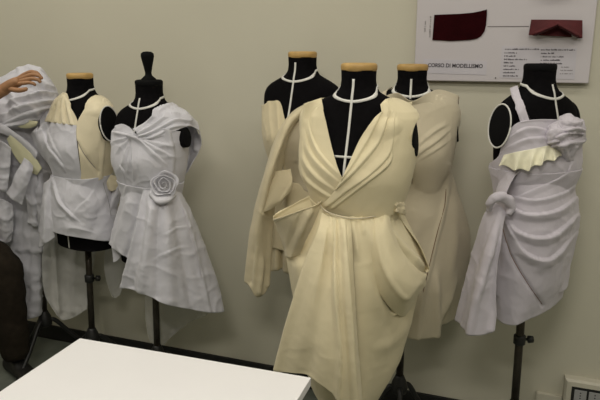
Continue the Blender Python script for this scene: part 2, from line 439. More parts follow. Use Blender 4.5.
# poster -----------------------------------------------------------
yb = -.026
pl, pr = ony(413.8, 80.5, yb), ony(588.5, 83.5, yb)
zb = pl[2]; x0, x1 = pl[0], pr[0]; zt = zb+.78
poster = thing('display_board', ((x0+x1)/2, -.012, zb), 'white course display board with maroon cloth samples fixed to the wall', 'poster')
box('board', (x0, yb, zb), (x1, -.006, zt), M['board'], poster, .003)
def onb(px, py, y=yb-.0015): return ony(px, py, y)
def flat(name, pix, m, th=.002, y=yb, label=None, smooth_pts=None):
    pts = [ony(a, b, y-th) for a, b in pix]
    bm = bmesh.new(); f = [bm.verts.new(p) for p in pts]; k = [bm.verts.new((p[0], y+.0005, p[2])) for p in pts]
    n = len(pts); bm.faces.new(f); bm.faces.new(list(reversed(k)))
    for i in range(n): bm.faces.new((f[i], k[i], k[(i+1) % n], f[(i+1) % n]))
    return from_bm(name, bm, m, poster, label=label)
flat('title_label', [(423.5, 59), (487, 61), (486.3, 75), (422.7, 73)], M['paper'], .0012)
flat('name_list', [(502, 46), (577, 48), (574.5, 79.5), (499.5, 77.8)], M['paper'], .0012)
flat('swatch', [(434.3, 14.8), (445, 14.4), (460, 13.8), (473, 12.6), (481, 11), (487, 9.4), (486.7, 17), (486, 25), (484.5, 31), (481.5, 35.6), (477, 38.6), (470, 39.9), (458, 40.6), (450, 41), (442, 40.4), (432.3, 40)], M['maroon'], .004)
flat('pointer_line', [(487.5, 26.2), (529, 26.0), (529, 26.9), (487.5, 27.0)], M['inkgrey'], .0008)
flat('pin', [(495, 77.3), (496, 77.3), (496, 78.5), (495, 78.5)], M['ink'], .004)
# text on the board
def text(name, s, a, b, h, m, rot=0, parent=None, squeeze=True):
    """flat lettering from pixel a to pixel b, standing h px tall on the board"""
    cu = bpy.data.curves.new(name, 'FONT'); cu.body = s; cu.extrude = .0003; cu.resolution_u = 3; cu.offset = .017
    tmp = bpy.data.objects.new('tmp', cu); COL.objects.link(tmp)
    bpy.context.view_layer.update(); dg = bpy.context.evaluated_depsgraph_get()
    me = bpy.data.meshes.new_from_object(tmp.evaluated_get(dg)); bpy.data.objects.remove(tmp)
    V = np.array([v.co for v in me.vertices]); Fc = [list(p.vertices) for p in me.polygons]
    V[:, 0] -= V[:, 0].min(); V[:, 1] -= V[:, 1].min(); V[:, 0] /= V[:, 0].max(); V[:, 1] /= V[:, 1].max()
    A, B = onb(*a), onb(*b); U = B-A
    hh = h*np.linalg.norm(U)/math.hypot(b[0]-a[0], b[1]-a[1])
    Wd = np.cross(U/np.linalg.norm(U), np.array([0, -1.0, 0])); Wd = -Wd if (rot == 0 and Wd[2] < 0) else Wd
    if rot: Wd = np.array([-1.0, 0, 0])
    W3 = A+V[:, :1]*U+V[:, 1:2]*hh*Wd; W3[:, 1] = yb-.0015-(V[:, 2] > 0)*.0006
    return mk(name, W3, Fc, m, poster, False)
text('title_lettering', 'CORSO DI MODELLISMO', (427.8, 67.0), (482.6, 68.2), 4.0, M['ink'])
def words(name, px, py, ln, h=1.2, seedn=0, m=None):
    """a line of print too small to read: word-length strokes joined in one mesh"""
    rnd = random.Random(seedn); V = []; Fc = []; x = px
    while x < px+ln-.3:
        w = min(rnd.uniform(.45, 1.0), px+ln-x); sl = .017
        hh = h*rnd.choice((.62, .75, 1.0))
        for (a, b) in ((x, py-hh), (x+w, py-hh+sl*w), (x+w, py+sl*w), (x, py)):
            V.append(ony(a, b+sl*(a-px)*.4, yb-.0016))
        n = len(V); Fc.append((n-4, n-3, n-2, n-1)); x += w+rnd.choice((.25, .3, .35, 1.1))
    return solid(mk(name, V, Fc, m or M['inkgrey'], poster, False), .0004)
words('list_heading', 505, 49.8, 34, 1.6, 1, M['ink']); words('list_heading', 541, 50.4, 34, 1.6, 2, M['ink'])
for k, (ln) in enumerate((13, 11, 23, 9, 12, 16, 12, 15)): words('list_line', 504.6-.24*k, 53.4+3.3*k, ln, 1.45, 10+k, M['ink'])
for k, (ln) in enumerate((13, 24, 20, 22)): words('list_line', 541-.24*k, 53.9+3.4*k, ln, 1.45, 30+k, M['ink'])
for k, ln in enumerate((8, 12, 14)): words('list_line', 561-.24*k-k*.3, 67.5+3.3*k, ln, 1.1, 50+k)
def vwords(name, px, py0, py1, h, sd):
    rnd = random.Random(sd); V = []; Fc = []; y = py0
    while y < py1:
        w = rnd.uniform(.5, 1.2); hh = h*rnd.choice((.7, 1))
        off = -(y-py0)*.045
        for (a, b) in ((px+off, y), (px+off-hh, y), (px+off-hh, y+w), (px+off, y+w)): V.append(ony(a, b, yb-.0016))
        n = len(V); Fc.append((n-4, n-3, n-2, n-1)); y += w+rnd.choice((.5, .7, 1.4))
    return solid(mk(name, V, Fc, M['inkgrey'], poster, False), .0004)
vwords('side_lettering', 431.2, 16.5, 37, 1.3, 70); vwords('side_lettering', 425.8, 21, 31, 1.2, 71)
# folded red collar piece standing off the board
def bow_grid():
    rows = []
    for v in np.linspace(0, 1, 22):
        row = []
        for u in np.linspace(0, 1, 60):
            px = 531.2-2.4*v+(51.2+2.2*v)*u; py = 19.6+.6*u+v*(15.6+2.3*u*u)
            bul = .006+.014*math.sin(PI*u)**1.2*(.3+.7*v)
            dx = abs(u-.52)
            if v > .30+1.55*dx: bul -= .016*min(1, (v-.30-1.55*dx)/.10)
            bul += .006*math.exp(-((v-(.28+1.5*dx))/.08)**2)*(dx < .4)
            row.append(ony(px, py, yb-.006-bul*2.7))
        rows.append(row)
    return np.array(rows)
G = bow_grid(); nv_, nu_, _ = G.shape
V = G.reshape(-1, 3); Fc = [(j*nu_+i, j*nu_+i+1, (j+1)*nu_+i+1, (j+1)*nu_+i) for j in range(nv_-1) for i in range(nu_-1)]
solid(mk('folded_collar', V, Fc, M['red'], poster, True), .004)
for cx in (536.5, 567.5):                                         # upper sample, mostly above the frame
    pass
rows = []
for v in np.linspace(0, 1, 8):
    rows.append([ony(531.5+50*u, -24+15.0*v, yb-.006-.028*math.sin(PI*u)*(.3+.7*v)) for u in np.linspace(0, 1, 40)])
G = np.array(rows); nv_, nu_, _ = G.shape
Fc = [(j*nu_+i, j*nu_+i+1, (j+1)*nu_+i+1, (j+1)*nu_+i) for j in range(nv_-1) for i in range(nu_-1)]
solid(mk('folded_collar', G.reshape(-1, 3), Fc, M['red'], poster, True), .004)

# wall socket and trunking --------------------------------------------
def wallbox(px0, py0, px1, py1, y): a = ony(px0, py0, y); b = ony(px1, py1, y); return a, b
a = ony(566.5, 380.2, -.04); sx0, sz1 = a[0], a[2]; sx1 = sx0+.175; sz0 = sz1-.115
sock = thing('wall_socket', ((sx0+sx1)/2, -.002, sz0), 'ivory wall socket box with black insert low on the wall', 'socket')
bm = bmesh.new()
o_, i_ = [], []
fr = [(sx0-.007, -.001), (sx0, -.04), (sx0+.022, -.044)]
def rect(e, y): return [bm.verts.new((sx0-e, y, sz0-e)), bm.verts.new((sx1+e, y, sz0-e)), bm.verts.new((sx1+e, y, sz1+e)), bm.verts.new((sx0-e, y, sz1+e))]
rings = [rect(.006, -.0005), rect(.004, -.030), rect(-.004, -.040), rect(-.022, -.042), rect(-.024, -.034)]
for r1, r2 in zip(rings, rings[1:]):
    for k in range(4): bm.faces.new((r1[k], r1[(k+1) % 4], r2[(k+1) % 4], r2[k]))
bm.faces.new(rings[-1]); bm.faces.new(list(reversed(rings[0])))
from_bm('frame', bm, M['plastic'], sock)
ins = box('insert', (sx0+.023, -.0415, sz0+.023), (sx1-.023, -.033, sz1-.023), M['blackp'], sock, .001)
for k in range(2):
    bx0 = sx0+.034+k*.054
    md = box('socket_module', (bx0, -.0445, sz0+.034), (bx0+.046, -.040, sz1-.034), M['greyp'], sock, .001)
    for q in (-1, 0, 1):
        cxx = bx0+.023; czz = (sz0+sz1)/2+q*.012
        tube('pin_hole', [(cxx, -.0440, czz), (cxx, -.0449, czz)], .0028, M['blackp'], md, 10)
a = ony(537.5, 393.2, -.02); tz1 = a[2]
tr = thing('cable_trunking', ((a[0]+sx0)/2, -.001, tz1-.05), 'short ivory cable trunking running into the left of the wall socket', 'trunking')
box('channel', (a[0], -.016, tz1-.05), (sx0-.008, 0, tz1-.002), M['plastic'], tr, .001)
box('cover', (a[0], -.020, tz1-.05), (sx0-.008, -.0165, tz1), M['plastic'], tr, .001)
box('end_cap', (a[0]-.004, -.0205, tz1-.051), (a[0]-.0005, -.0005, tz1+.0005), M['plastic'], tr, .001)

# table ----------------------------------------------------------------
A = onz(80, 338, .75); B = onz(311, 377.5, .75); u = (B-A); W = np.linalg.norm(u); u /= W
n_ = np.array([u[1], -u[0], 0]); n_ = n_ if n_[1] < 0 else -n_; LT = 1.15
C_ = A+u*W/2+n_*LT/2
tb = thing('table', (C_[0], C_[1], 0), 'plain white rectangular table in the foreground', 'table')
bm = bmesh.new(); box_bm(bm, (C_[0], C_[1], .7375), u, n_, Z3, W/2, LT/2, .0125, .0015); from_bm('table_top', bm, M['table'], tb)
bm = bmesh.new()
for s1, hx, hy in ((1, W/2-.05, .01), (-1, W/2-.05, .01)): box_bm(bm, C_+n_*s1*(LT/2-.05)+np.array([0, 0, .695-C_[2]]), u, n_, Z3, hx, hy, .03)
for s1 in (1, -1): box_bm(bm, C_+u*s1*(W/2-.05)+np.array([0, 0, .695-C_[2]]), u, n_, Z3, .01, LT/2-.06, .03)
from_bm('apron', bm, M['iron'], tb)
for s1 in (1, -1):
    for s2 in (1, -1):
        c = C_+u*s1*(W/2-.045)+n_*s2*(LT/2-.045); bm = bmesh.new(); box_bm(bm, (c[0], c[1], .3625), u, n_, Z3, .018, .018, .3625, .002)
        from_bm('leg', bm, M['iron'], tb)

# ================================================================== garments
def gthing(name, form, z, label, cat='dress'):
    return thing(name, (form.ax[0], form.ax[1], z), label, cat)
def tuck(rows, dy=8):                 # carry a bodice down inside the waist of its skirt
    a, b = rows[-2], rows[-1]
    return rows+[[((p[0]), p[1]+dy)+tuple(x-.012 for x in p[2:]) for p in b]]
def wrapL(rows, back=5, d=-.045):     # carry the left edge of a panel round the side of the form
    return [[(r[0][0]+back, r[0][1], d)]+list(r) for r in rows]
def wrapR(rows, back=5, d=-.045):
    return [list(r)+[(r[-1][0]-back, r[-1][1], d)] for r in rows]
def back_panel(name, rows, F0, m, parent, form, **kw):
    """rows of left and right pixels; bulges round the back of the form"""
    R2 = []
    for (xl, xr, y, d) in rows:
        c = (xl+xr)/2; R2.append([(xl+4, y, -.03), (xl+(c-xl)*.4, y, -d*.8), (c, y, -d), (xr-(xr-c)*.4, y, -d*.8), (xr-4, y, -.03)])
    return sheet(name, R2, F0, m, parent, 40, 40, form, off=.008, **kw)

# ---- cream gown on the foremost form ---------------------------------
f = FMF; F0 = f.F0; c1 = M['cream']
g = gthing('cream_gown', f, .42, 'cream calico gown with deep pleated V neck and draped hip pockets, in front', 'dress')
rows = [[(304, 104), (312, 101), (321.5, 98)], [(302, 120), (312, 118), (324, 113)], [(300, 145), (315, 147), (331.5, 145)],
        [(300.5, 170), (320, 173), (341.5, 176)], [(308, 187), (326, 195), (352, 192)], [(316, 199), (332, 213), (356, 217)]]
fl = [('s', [(303, 140), (306, 160), (318, 176), (338, 192)], 7, .007), ('s', [(304, 128), (310, 150), (322, 166), (342, 184)], 7, .007),
      ('s', [(307, 118), (315, 143), (326, 160), (343, 177)], 6, .006), ('s', [(301, 158), (306, 176), (322, 190), (336, 199)], 6, .006),
      ('r', [(316, 104), (313, 125), (311, 142)], 3, .003)]
sheet('left_front', wrapL(tuck(rows), 6), F0, c1, g, 90, 130, f, auto=.010, folds=fl, off=.009, wr=.001, seed=1)
rows = [[(389.5, 100), (403, 104), (415, 109)], [(374, 119), (395, 121), (413, 122)], [(360, 139), (385, 143), (408.5, 144)],
        [(347, 168), (378, 168), (407, 165)], [(334, 192), (368, 192), (400.5, 187)], [(322, 206), (360, 217.5), (396, 205)]]
fl = [('s', [(391, 104), (380, 140), (360, 166), (336, 188), (322, 200)], 8, .008, .6, 1), ('s', [(394, 110), (390, 150), (372, 172), (345, 192), (328, 205)], 8, .007, .4, 1),
      ('s', [(388, 100), (368, 140), (352, 166), (338, 182)], 6, .006, .6, 1), ('s', [(392, 150), (388, 164), (364, 184), (334, 207)], 6, .007, .2, 1),
      ('r', [(396, 106), (396, 130), (392, 152)], 3.5, .003)]
rr_ = tuck(rows, 5)
sheet('right_front', [list(r)+([(r[-1][0]+.5, r[-1][1]+.5)] if k_ < 3 else [(r[-1][0]-6, r[-1][1], -.045)]) for k_, r in enumerate(rr_)], F0, c1, g, 110, 130, f, auto=.017, folds=fl, off=.015, wr=.001, seed=2)
back_panel('back_bodice', [(304, 416, 102, .10), (303, 413, 122, .12), (301, 408, 145, .12), (303, 406, 170, .11), (310, 400, 188, .10), (317, 396, 204, .10), (316, 397, 212, .10)], F0, c1, g, f)
# skirt
rows = [[(316.5, 199, .01), (325, 210, .085), (340, 215.5, .115), (356, 217.5, .12), (376, 215, .105), (391, 209, .06), (397, 203, 0)],
        [(309, 218, .0), (318, 226, .085), (336, 231, .14), (357, 233, .155), (380, 230, .135), (398, 226, .08), (408, 224, .0)],
        [(297, 238, .0), (310, 250, .075), (332, 256, .145), (358, 258, .175), (385, 258, .16), (408, 252, .10), (420, 248, .0)],
        [(287, 253, .0), (300, 270, .07), (328, 282, .15), (358, 286, .19), (388, 286, .175), (414, 277, .11), (424, 272, .01)],
        [(291, 282, .0), (304, 304, .06), (330, 318, .14), (358, 322, .19), (386, 318, .145), (408, 304, .055), (417, 298, .01)],
        [(296, 312, .0), (308, 338, .08), (332, 354, .15), (358, 360, .175), (384, 354, .115), (402, 338, .05), (409, 328, .01)],
        [(303, 350, .0), (314, 376, .07), (334, 392, .13), (358, 398, .15), (376, 390, .085), (392, 373, .04), (399, 362, .0)],
        [(310, 384, .0), (320, 402, .05), (336, 416, .10), (354, 421, .12), (366, 414, .06), (376, 402, .02), (382, 390, .0)]]
fl = [('r', [(379, 217), (392, 236), (412, 258), (426, 270)], 3.5, .012, 0, .4), ('r', [(364, 219), (378, 250), (396, 288), (404, 298)], 6, .015, .2, .1),
      ('r', [(404, 298), (416, 288), (427, 275)], 4, .012, .2, .4), ('r', [(372, 262), (390, 300), (404, 312)], 8, -.014, 0, 0),
      ('r', [(352, 219), (356, 240), (358, 262)], 3, .006, .8, 0), ('r', [(345, 219), (347, 235)], 2, .004, 1, 0), ('r', [(370, 218), (376, 232)], 2.2, .005, 1, 0),
      ('r', [(385, 214), (394, 226)], 2, .005, 1, 0), ('r', [(328, 213), (324, 226)], 2, .004, 1, 0), ('r', [(361, 219), (364, 236)], 1.8, .004, 1, 0), ('r', [(378, 216), (384, 230)], 1.8, .004, 1, 0),
      ('r', [(414, 312), (392, 340), (372, 352)], 6, .006), ('r', [(300, 256), (304, 290)], 5, .008)]
skirt('skirt', rows, [.10, .14, .15, .15, .14, .13, .12, .10], F0, c1, g, 150, 50, 190, f, folds=fl, off=.012, wr=.0012, seed=3)
# flared front panel
rows = [[(322, 213.5, .100), (327, 216, .112), (333, 218, .125), (340, 219, .135), (346, 219.5, .138), (350, 219.5, .132)],
        [(319, 232, .150), (326, 234, .170), (333, 236, .165), (341, 237, .180), (347, 237, .188), (351.5, 237, .175)],
        [(312.5, 250, .150), (322, 254, .190), (332, 256, .185), (341.5, 257, .205), (348, 257, .212), (352.5, 257, .195)],
        [(301, 283, .145), (314, 286, .205), (328, 288, .215), (341.5, 290, .235), (349, 290, .24), (354, 290, .21)],
        [(287, 330, .12), (306, 334, .205), (325, 338, .24), (345, 342, .255), (353, 343, .255), (357.5, 344, .21)],
        [(280.5, 352, .105), (302, 357, .19), (324, 362, .245), (347, 370, .26), (355.5, 372, .255), (360, 374, .20)],
        [(275.5, 371, .095), (301, 374.5, .18), (320, 384, .235), (349, 406, .25), (358, 412, .24), (363, 414, .185)]]
fl = [('s', [(339, 400), (341, 350), (338, 300), (336.5, 250), (336, 220)][::-1], 7, .013, .5, 1), ('s', [(345, 222), (347, 255), (348.5, 290), (352, 345), (356, 410)], 6, .010, .6, 1),
      ('r', [(322, 214), (314, 250), (302, 283), (288, 330), (278, 368)], 4, .010, .3, 1), ('r', [(332, 218), (328, 260), (318, 310), (306, 372)], 8, -.010, .2, 1),
      ('r', [(341, 219), (342, 230)], 1.5, .003, 1, 0), ('r', [(330, 216), (330, 228)], 1.5, .003, 1, 0)]
sheet('front_panel', rows, F0, c1, g, 110, 190, None, folds=fl, wr=.0012, seed=4)
# draped pocket on the left hip: outer pouch and the lip behind it
rows = [[(320, 201, .07), (310, 206, .115), (296, 211.5, .125), (282, 216, .10), (274, 218.5, .06)],
        [(318, 212, .09), (308, 214, .12), (296, 218, .125), (284, 222, .095), (275.5, 223, .055)],
        [(313, 225, .10), (304, 228, .11), (295, 232, .105), (286, 234, .075), (279, 233, .04)],
        [(306, 240, .09), (299, 243, .085), (293, 246, .07), (287, 248, .045), (284, 247, .015)],
        [(300, 254, .06), (295, 256, .05), (291, 257, .05), (288, 257, .03), (286, 256, .0)]]
fl = [('r', [(320, 202), (298, 211), (275, 219)], 1.4, .005, 1, 1), ('r', [(313, 205), (304, 222), (297, 244)], 3, .008, .3, .3), ('r', [(306, 207), (296, 226), (288, 248)], 3.5, -.006, .3, .3)]
sheet('hip_pocket', rows, F0, M['calico2'], g, 70, 70, None, folds=fl, wr=.001, seed=5, label='left hip pouch standing open')
rows = [[(317, 193.5, -.01), (304, 199, -.01), (290, 206, -.005), (278, 212, .01), (272.5, 216, .035)],
        [(318, 199, .0), (306, 205, .0), (293, 211, .0), (280, 216, .012), (273, 218, .035)],
        [(317, 212, .02), (306, 217, .01), (294, 223, .0), (283, 226, .01), (276, 226, .03)],
        [(310, 232, .03), (302, 236, .02), (294, 240, .01), (288, 243, .0), (284, 246, .01)]]
sheet('hip_pocket_lip', rows, F0, c1, g, 50, 50, None, folds=[('r', [(317, 194), (296, 203), (273, 216)], 1.6, .004, 1, 1)], wr=.001, seed=6)
# draped pocket on the right hip
rows = [[(394, 203, .04), (400, 217, .045), (409, 230, .05), (420, 245, .05), (429, 261, .045), (430.5, 268, .04), (427.5, 272.5, .045)],
        [(396, 205, .01), (403, 219, .01), (412, 233, .01), (421, 248, .01), (427, 262, .02), (428, 268, .03), (426, 272, .04)],
        [(396, 209, -.06), (400, 224, -.06), (408, 241, -.06), (419, 251, -.02), (424, 262, .0), (426, 268, .015), (425, 272, .03)]]
sheet('hip_pocket_lip', rows, F0, c1, g, 70, 40, None, folds=[('r', [(395, 203), (409, 230), (429, 261), (430, 268)], 1.6, .005, 1, 1)], wr=.001, seed=7)
rows = [[(389, 209, .085), (390.5, 223, .120), (397.5, 243, .135), (408, 260, .125), (419, 270.5, .10), (426.5, 274, .06)],
        [(384, 212, .11), (387, 226, .15), (396, 250, .165), (408, 268, .155), (418, 278, .12), (426, 277, .065)],
        [(379, 215, .115), (381, 232, .165), (389, 258, .195), (400, 278, .200), (412, 288, .165), (423, 284, .07)],
        [(374, 216, .113), (374, 238, .168), (381, 266, .193), (393, 288, .200), (406, 299, .165), (418, 292, .07)],
        [(370, 217, .10), (366, 244, .150), (372, 276, .172), (386, 302, .160), (401, 316, .085), (412, 309, .0)]]
fl = [('r', [(390, 210), (402, 241), (422, 267)], 1.8, .006, .6, .6), ('r', [(374, 216), (384, 266), (404, 297), (420, 284)], 3.0, .006, .3, .3)]
sheet('hip_pocket', rows, F0, c1, g, 110, 90, None, folds=fl, wr=.0012, seed=8)
# inner layer of the right pocket and gathered tuft at the waist
rows = [[(393, 214, .045), (401, 231, .04), (411, 246, .04), (420, 260, .035)], [(392, 219, .05), (399, 236, .05), (408, 251, .05), (417, 264, .04)]]
sheet('pocket_facing', rows, F0, M['calico2'], g, 40, 10, None, wr=.002, seed=9)
rows = [[(391, 194, .06), (396, 191, .06), (400, 196, .05), (398, 200, .05)], [(389, 203, .09), (395, 201, .11), (401, 203, .09), (403, 206, .06)], [(392, 211, .09), (397, 212, .115), (402, 214, .09), (404, 215, .05)]]
sheet('waist_tuft', rows, F0, M['calico2'], g, 30, 30, None, wr=.010, seed=10, wscale=40)
thread('waist_seam', [(318, 202, .06), (325, 210.5, .105), (340, 216.5, .135), (356, 218.6, .14), (376, 216, .125), (390, 210.5, .09)], F0, M['calico'], g, r=.0022)

# ---- collared cream garment behind left ------------------------------
f = FM3; F0 = f.F0; c3 = M['calico2']
g = gthing('draped_jacket', f, .85, 'cream calico strapless top with huge folded collar hanging behind left of gown', 'garment')
rows = [[(264.5, 105), (269, 102), (274, 101), (280.5, 102.5), (286, 121), (291, 119), (305, 106), (325, 105), (340, 112)],
        [(262.5, 118), (268, 118), (276, 118), (283, 122), (288, 130), (296, 130), (310, 128), (326, 127), (341, 128)],
        [(267, 140), (273, 141), (280, 142), (287, 144), (294, 146), (304, 147), (314, 147), (326, 146), (337, 145)],
        [(274, 178), (279, 180), (285, 182), (291, 184), (298, 185), (306, 185), (314, 184), (322, 182), (330, 178)]]
sheet('bodice', wrapL(rows, 6), F0, c3, g, 90, 80, f, auto=.009, off=.008, folds=[('s', [(270, 102), (272, 130), (280, 178)], 4, .004, 1, 1), ('s', [(278, 103), (280, 130), (288, 178)], 4, .004, 1, 1), ('r', [(266, 104), (268, 140)], 2, .003, 1, 1)], wr=.001, seed=11)
back_panel('back_bodice', [(264, 341, 112, .12), (263, 342, 125, .12), (268, 338, 145, .11), (275, 331, 178, .10)], F0, c3, g, f)
# under skirt of the jacket (inside, mostly hidden)
rows = [[(274, 176, .02), (285, 180, .10), (302, 184, .115), (320, 181, .10), (330, 176, .02)], [(276, 205, .01), (288, 212, .12), (303, 215, .14), (318, 211, .12), (331, 205, .01)],
        [(278, 240, .0), (288, 247, .10), (303, 250, .14), (318, 247, .1), (334, 240, .0)], [(280, 266, .0), (289, 273, .09), (303, 276, .13), (318, 273, .1), (336, 266, .0)]]
skirt('peplum', rows, [.09, .13, .14, .14], F0, c3, g, 70, 30, 70, f, folds=[('r', [(290, 190), (288, 270)], 3, .012, 1, 1)], wr=.0015, seed=12)
# rolled collar: outer roll from shoulder down the left
rows = [[(306, 103, .06), (295, 110, .09), (285, 121, .10), (276, 139, .11), (269, 160, .12), (262, 183, .13), (256, 204, .13), (250, 232, .125), (247, 256, .12), (244.5, 282, .11)],
        [(307.5, 105, .11), (297, 112, .15), (287.5, 123, .175), (279.5, 140, .185), (272.5, 160, .20), (265.5, 183.5, .205), (260, 206, .195), (254, 236, .175), (251, 262, .16), (250.5, 288, .15)],
        [(309, 108, .125), (299, 115, .165), (290, 126, .19), (282.5, 142.5, .20), (275.5, 162, .215), (269, 185, .215), (264, 207.5, .205), (259, 238, .185), (256, 267, .17), (257, 297, .155)],
        [(309, 110.5, .10), (300, 118, .125), (291.5, 129.5, .135), (284.5, 146, .14), (278, 165, .15), (272, 187, .16), (268, 210, .165), (265.5, 243, .155), (264.5, 271, .145), (266, 291, .14)],
        [(310, 113, .085), (302, 122, .10), (295, 136, .105), (288, 153, .10), (281, 171, .11), (276, 192, .12), (274, 214, .12), (272, 240, .115), (270.5, 257, .11), (269, 274, .11)]]
fl = [('r', [(304, 106), (285, 126), (274, 150), (264, 186), (258, 205)], 2.2, .006, .5, .3), ('r', [(262, 254), (259, 292)], 2.2, .012, .2, 1), ('r', [(254, 240), (250, 282)], 3, -.008, .2, 1), ('r', [(270, 222), (267, 285)], 2, .007, 0, 1),
      ('s', [(258, 205), (264, 215), (273, 216)], 3, .004)]
sheet('collar_roll', rows, F0, c3, g, 150, 60, None, folds=fl, wr=.0015, seed=13)
rows = [[(306, 109, .09), (299, 122, .07), (294, 140, .06), (287, 158, .07), (281, 175, .09)], [(309, 118, .07), (305, 132, .05), (302, 150, .05), (298, 166, .06), (292, 180, .08)],
        [(311, 126, .08), (310, 140, .06), (309, 156, .06), (307, 172, .07), (303, 188, .09)], [(314, 134, .10), (315, 146, .10), (315, 160, .10), (314, 176, .10), (312, 194, .10)]]
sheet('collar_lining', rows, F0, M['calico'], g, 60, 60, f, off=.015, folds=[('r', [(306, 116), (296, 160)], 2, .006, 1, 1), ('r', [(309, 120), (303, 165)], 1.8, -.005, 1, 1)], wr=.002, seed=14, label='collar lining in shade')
rows = [[(276, 208, .02), (282, 214, .03), (290, 216, .02)], [(273, 240, .03), (279, 246, .045), (285, 246, .03)], [(270, 271.5, .03), (277, 270, .045), (284.5, 267, .03)]]
sheet('inner_flap', rows, F0, c3, g, 24, 40, None, folds=[('r', [(279, 214), (277, 268)], 2, .012, 1, 1)], wr=.002, seed=52)
rows = [[(266, 174, .15), (272, 171.5, .17), (281, 170.5, .18), (290, 169.5, .165)], [(263, 188, .17), (271, 186, .195), (281, 184, .20), (292.3, 180, .19)], [(259, 202, .175), (267, 202, .205), (276, 200, .21), (290, 191, .20)], [(256, 212, .17), (263, 212, .20), (270, 209.5, .205), (279, 203, .20)]]
sheet('lapel_flap', rows, F0, c3, g, 40, 40, None, folds=[('r', [(290, 170), (292, 181), (276, 208)], 1.5, .004, 1, 1)], wr=.0015, seed=15)

# ---- beige sheath -----------------------------------------------------
f = FM4; F0 = f.F0; c4 = M['calico']
g = gthing('sheath_dress', f, .55, 'beige calico sleeveless A-line dress with tacked brown seams, right of gown', 'dress')
rows = [[(386, 96), (398, 93, .085), (412, 101, .095), (428, 93, .085), (440, 90, .04), (458, 96, .0)], [(384, 108), (398, 106), (414, 107), (430, 104), (444, 106), (456.5, 110)],
        [(378, 124), (396, 122), (414, 121), (430, 120), (443, 124), (453, 131)], [(375, 142), (394, 141), (414, 140), (432, 140), (444, 142), (451, 146)],
        [(376, 163), (395, 163), (413, 163), (430, 163), (443, 164), (450.5, 166)], [(374, 186, .01), (392, 190, .095), (412, 191, .118), (430, 190, .105), (446, 188, .065), (455.5, 186, .0)],
        [(368, 212, .0), (390, 219, .12), (412, 221, .155), (432, 220, .14), (452, 216, .085), (463.5, 211, .0)],
        [(362, 240, .0), (388, 250, .13), (412, 253, .18), (434, 252, .16), (456, 248, .10), (470, 241, .0)],
        [(364, 280, .0), (386, 292, .13), (410, 297, .19), (432, 297, .18), (452, 292, .11), (464, 286, .01)],
        [(370, 312, .0), (388, 326, .12), (408, 338, .18), (422, 339, .17), (436, 336, .14), (439, 325, .11), (454, 319, .02)]]
fl = [('s', [(450, 130), (436, 142), (422, 152), (416, 158)], 6, .006, .2, .3), ('s', [(448, 124), (432, 134), (418, 146)], 5, .004, .2, .3), ('r', [(416, 120), (415, 140), (412, 184)], 2.2, -.004, .5, 1), ('s', [(450, 140), (436, 150), (420, 160)], 5, .004, .1, .2),
      ('r', [(448, 165), (445, 200), (432, 254), (420, 306), (417, 338)], 2.5, .007, .5, 1), ('r', [(456, 200), (452, 260), (444, 320)], 5, .008, .2, 1), ('r', [(436, 270), (436, 336)], 3, .012, .1, 1), ('r', [(425, 220), (416, 290)], 7, -.006), ('s', [(458, 270), (452, 290), (438, 322)], 6, .006)]
sheet('front', wrapR(wrapL(rows, 6), 6), F0, c4, g, 120, 200, f, auto=.010, off=.010, folds=fl, wr=.0012, seed=16)
back_panel('back', [(386, 458, 96, .10), (384, 457, 112, .11), (378, 452, 132, .11), (376, 451, 147, .11), (376, 450, 166, .10), (375, 455, 187, .11), (369, 463, 211, .15), (363, 469.5, 241, .17), (365, 463.5, 284, .17), (371, 453, 318, .16)], F0, c4, g, f)
thread('tacking_thread', [(448.5, 160), (446.5, 178)], F0, M['thread'], g, f)
thread('tacking_thread', [(446, 189, .085), (444.5, 206, .11), (438, 230, .15), (432, 254, .185), (425, 284, .20), (420, 306, .20)], F0, M['thread'], g)
thread('tacking_thread', [(416.5, 120), (416, 140), (413, 165), (412, 184)], F0, M['thread'], g, f, r=.0009)
thread('tacking_thread', [(447, 128), (434, 141), (420, 153)], F0, M['thread'], g, f, r=.0008)
thread('armhole_edge', [(459, 97), (457.5, 110), (453.5, 131)], F0, M['thread'], g, f, r=.0012)

# ---- white asymmetric dress with rosette --------------------------------
f = FM2; F0 = f.F0; w = M['white']
g = gthing('asymmetric_dress', f, .60, 'white cotton one-shoulder dress with rosette at waist and slanting hem', 'dress')
rows = [[(112, 131), (117, 126.5), (123.5, 124), (130, 127), (137, 134), (144, 133), (152, 130), (162, 128), (170, 130)],
        [(111.5, 139), (117, 138), (124, 137), (131, 138), (138, 139), (145, 139), (154, 139), (164, 139), (173, 142)],
        [(114.5, 154), (120, 155), (127, 156), (134, 157), (141, 157), (148, 157), (156, 157), (166, 157), (175, 156)],
        [(121, 168), (126, 170), (132, 171), (138, 172), (145, 172), (152, 172), (159, 172), (167, 171), (174, 168)],
        [(124.5, 182), (129, 184), (135, 185.5), (141, 186), (147, 186.5), (154, 186.5), (161, 186), (167, 184.5), (173, 182)]]
fl = []
for (ax_, ay_) in ((114, 132), (113, 142), (118, 152), (123, 163), (128, 172), (134, 178)):
    fl.append(('s', [(ax_, ay_), ((ax_+136)/2-1, (ay_+136)/2), (135, 137)], 4, .010, .3, .6))
for (ax_, ay_) in ((174, 146), (172, 156), (166, 164)):
    fl.append(('s', [(139, 138), ((ax_+139)/2, (ay_+137)/2+1), (ax_, ay_)], 5, .006, .7, .2))
fl.append(('r', [(137, 138), (138, 155), (141, 178)], 3, .005, 1, .2)); fl.append(('r', [(136, 136.5), (137, 138)], 3.5, .010, 1, 1))
sheet('bodice', wrapR(wrapL(tuck(rows), 5), 5), F0, w, g, 130, 110, f, auto=.010, off=.009, folds=fl, wr=.0015, seed=18)
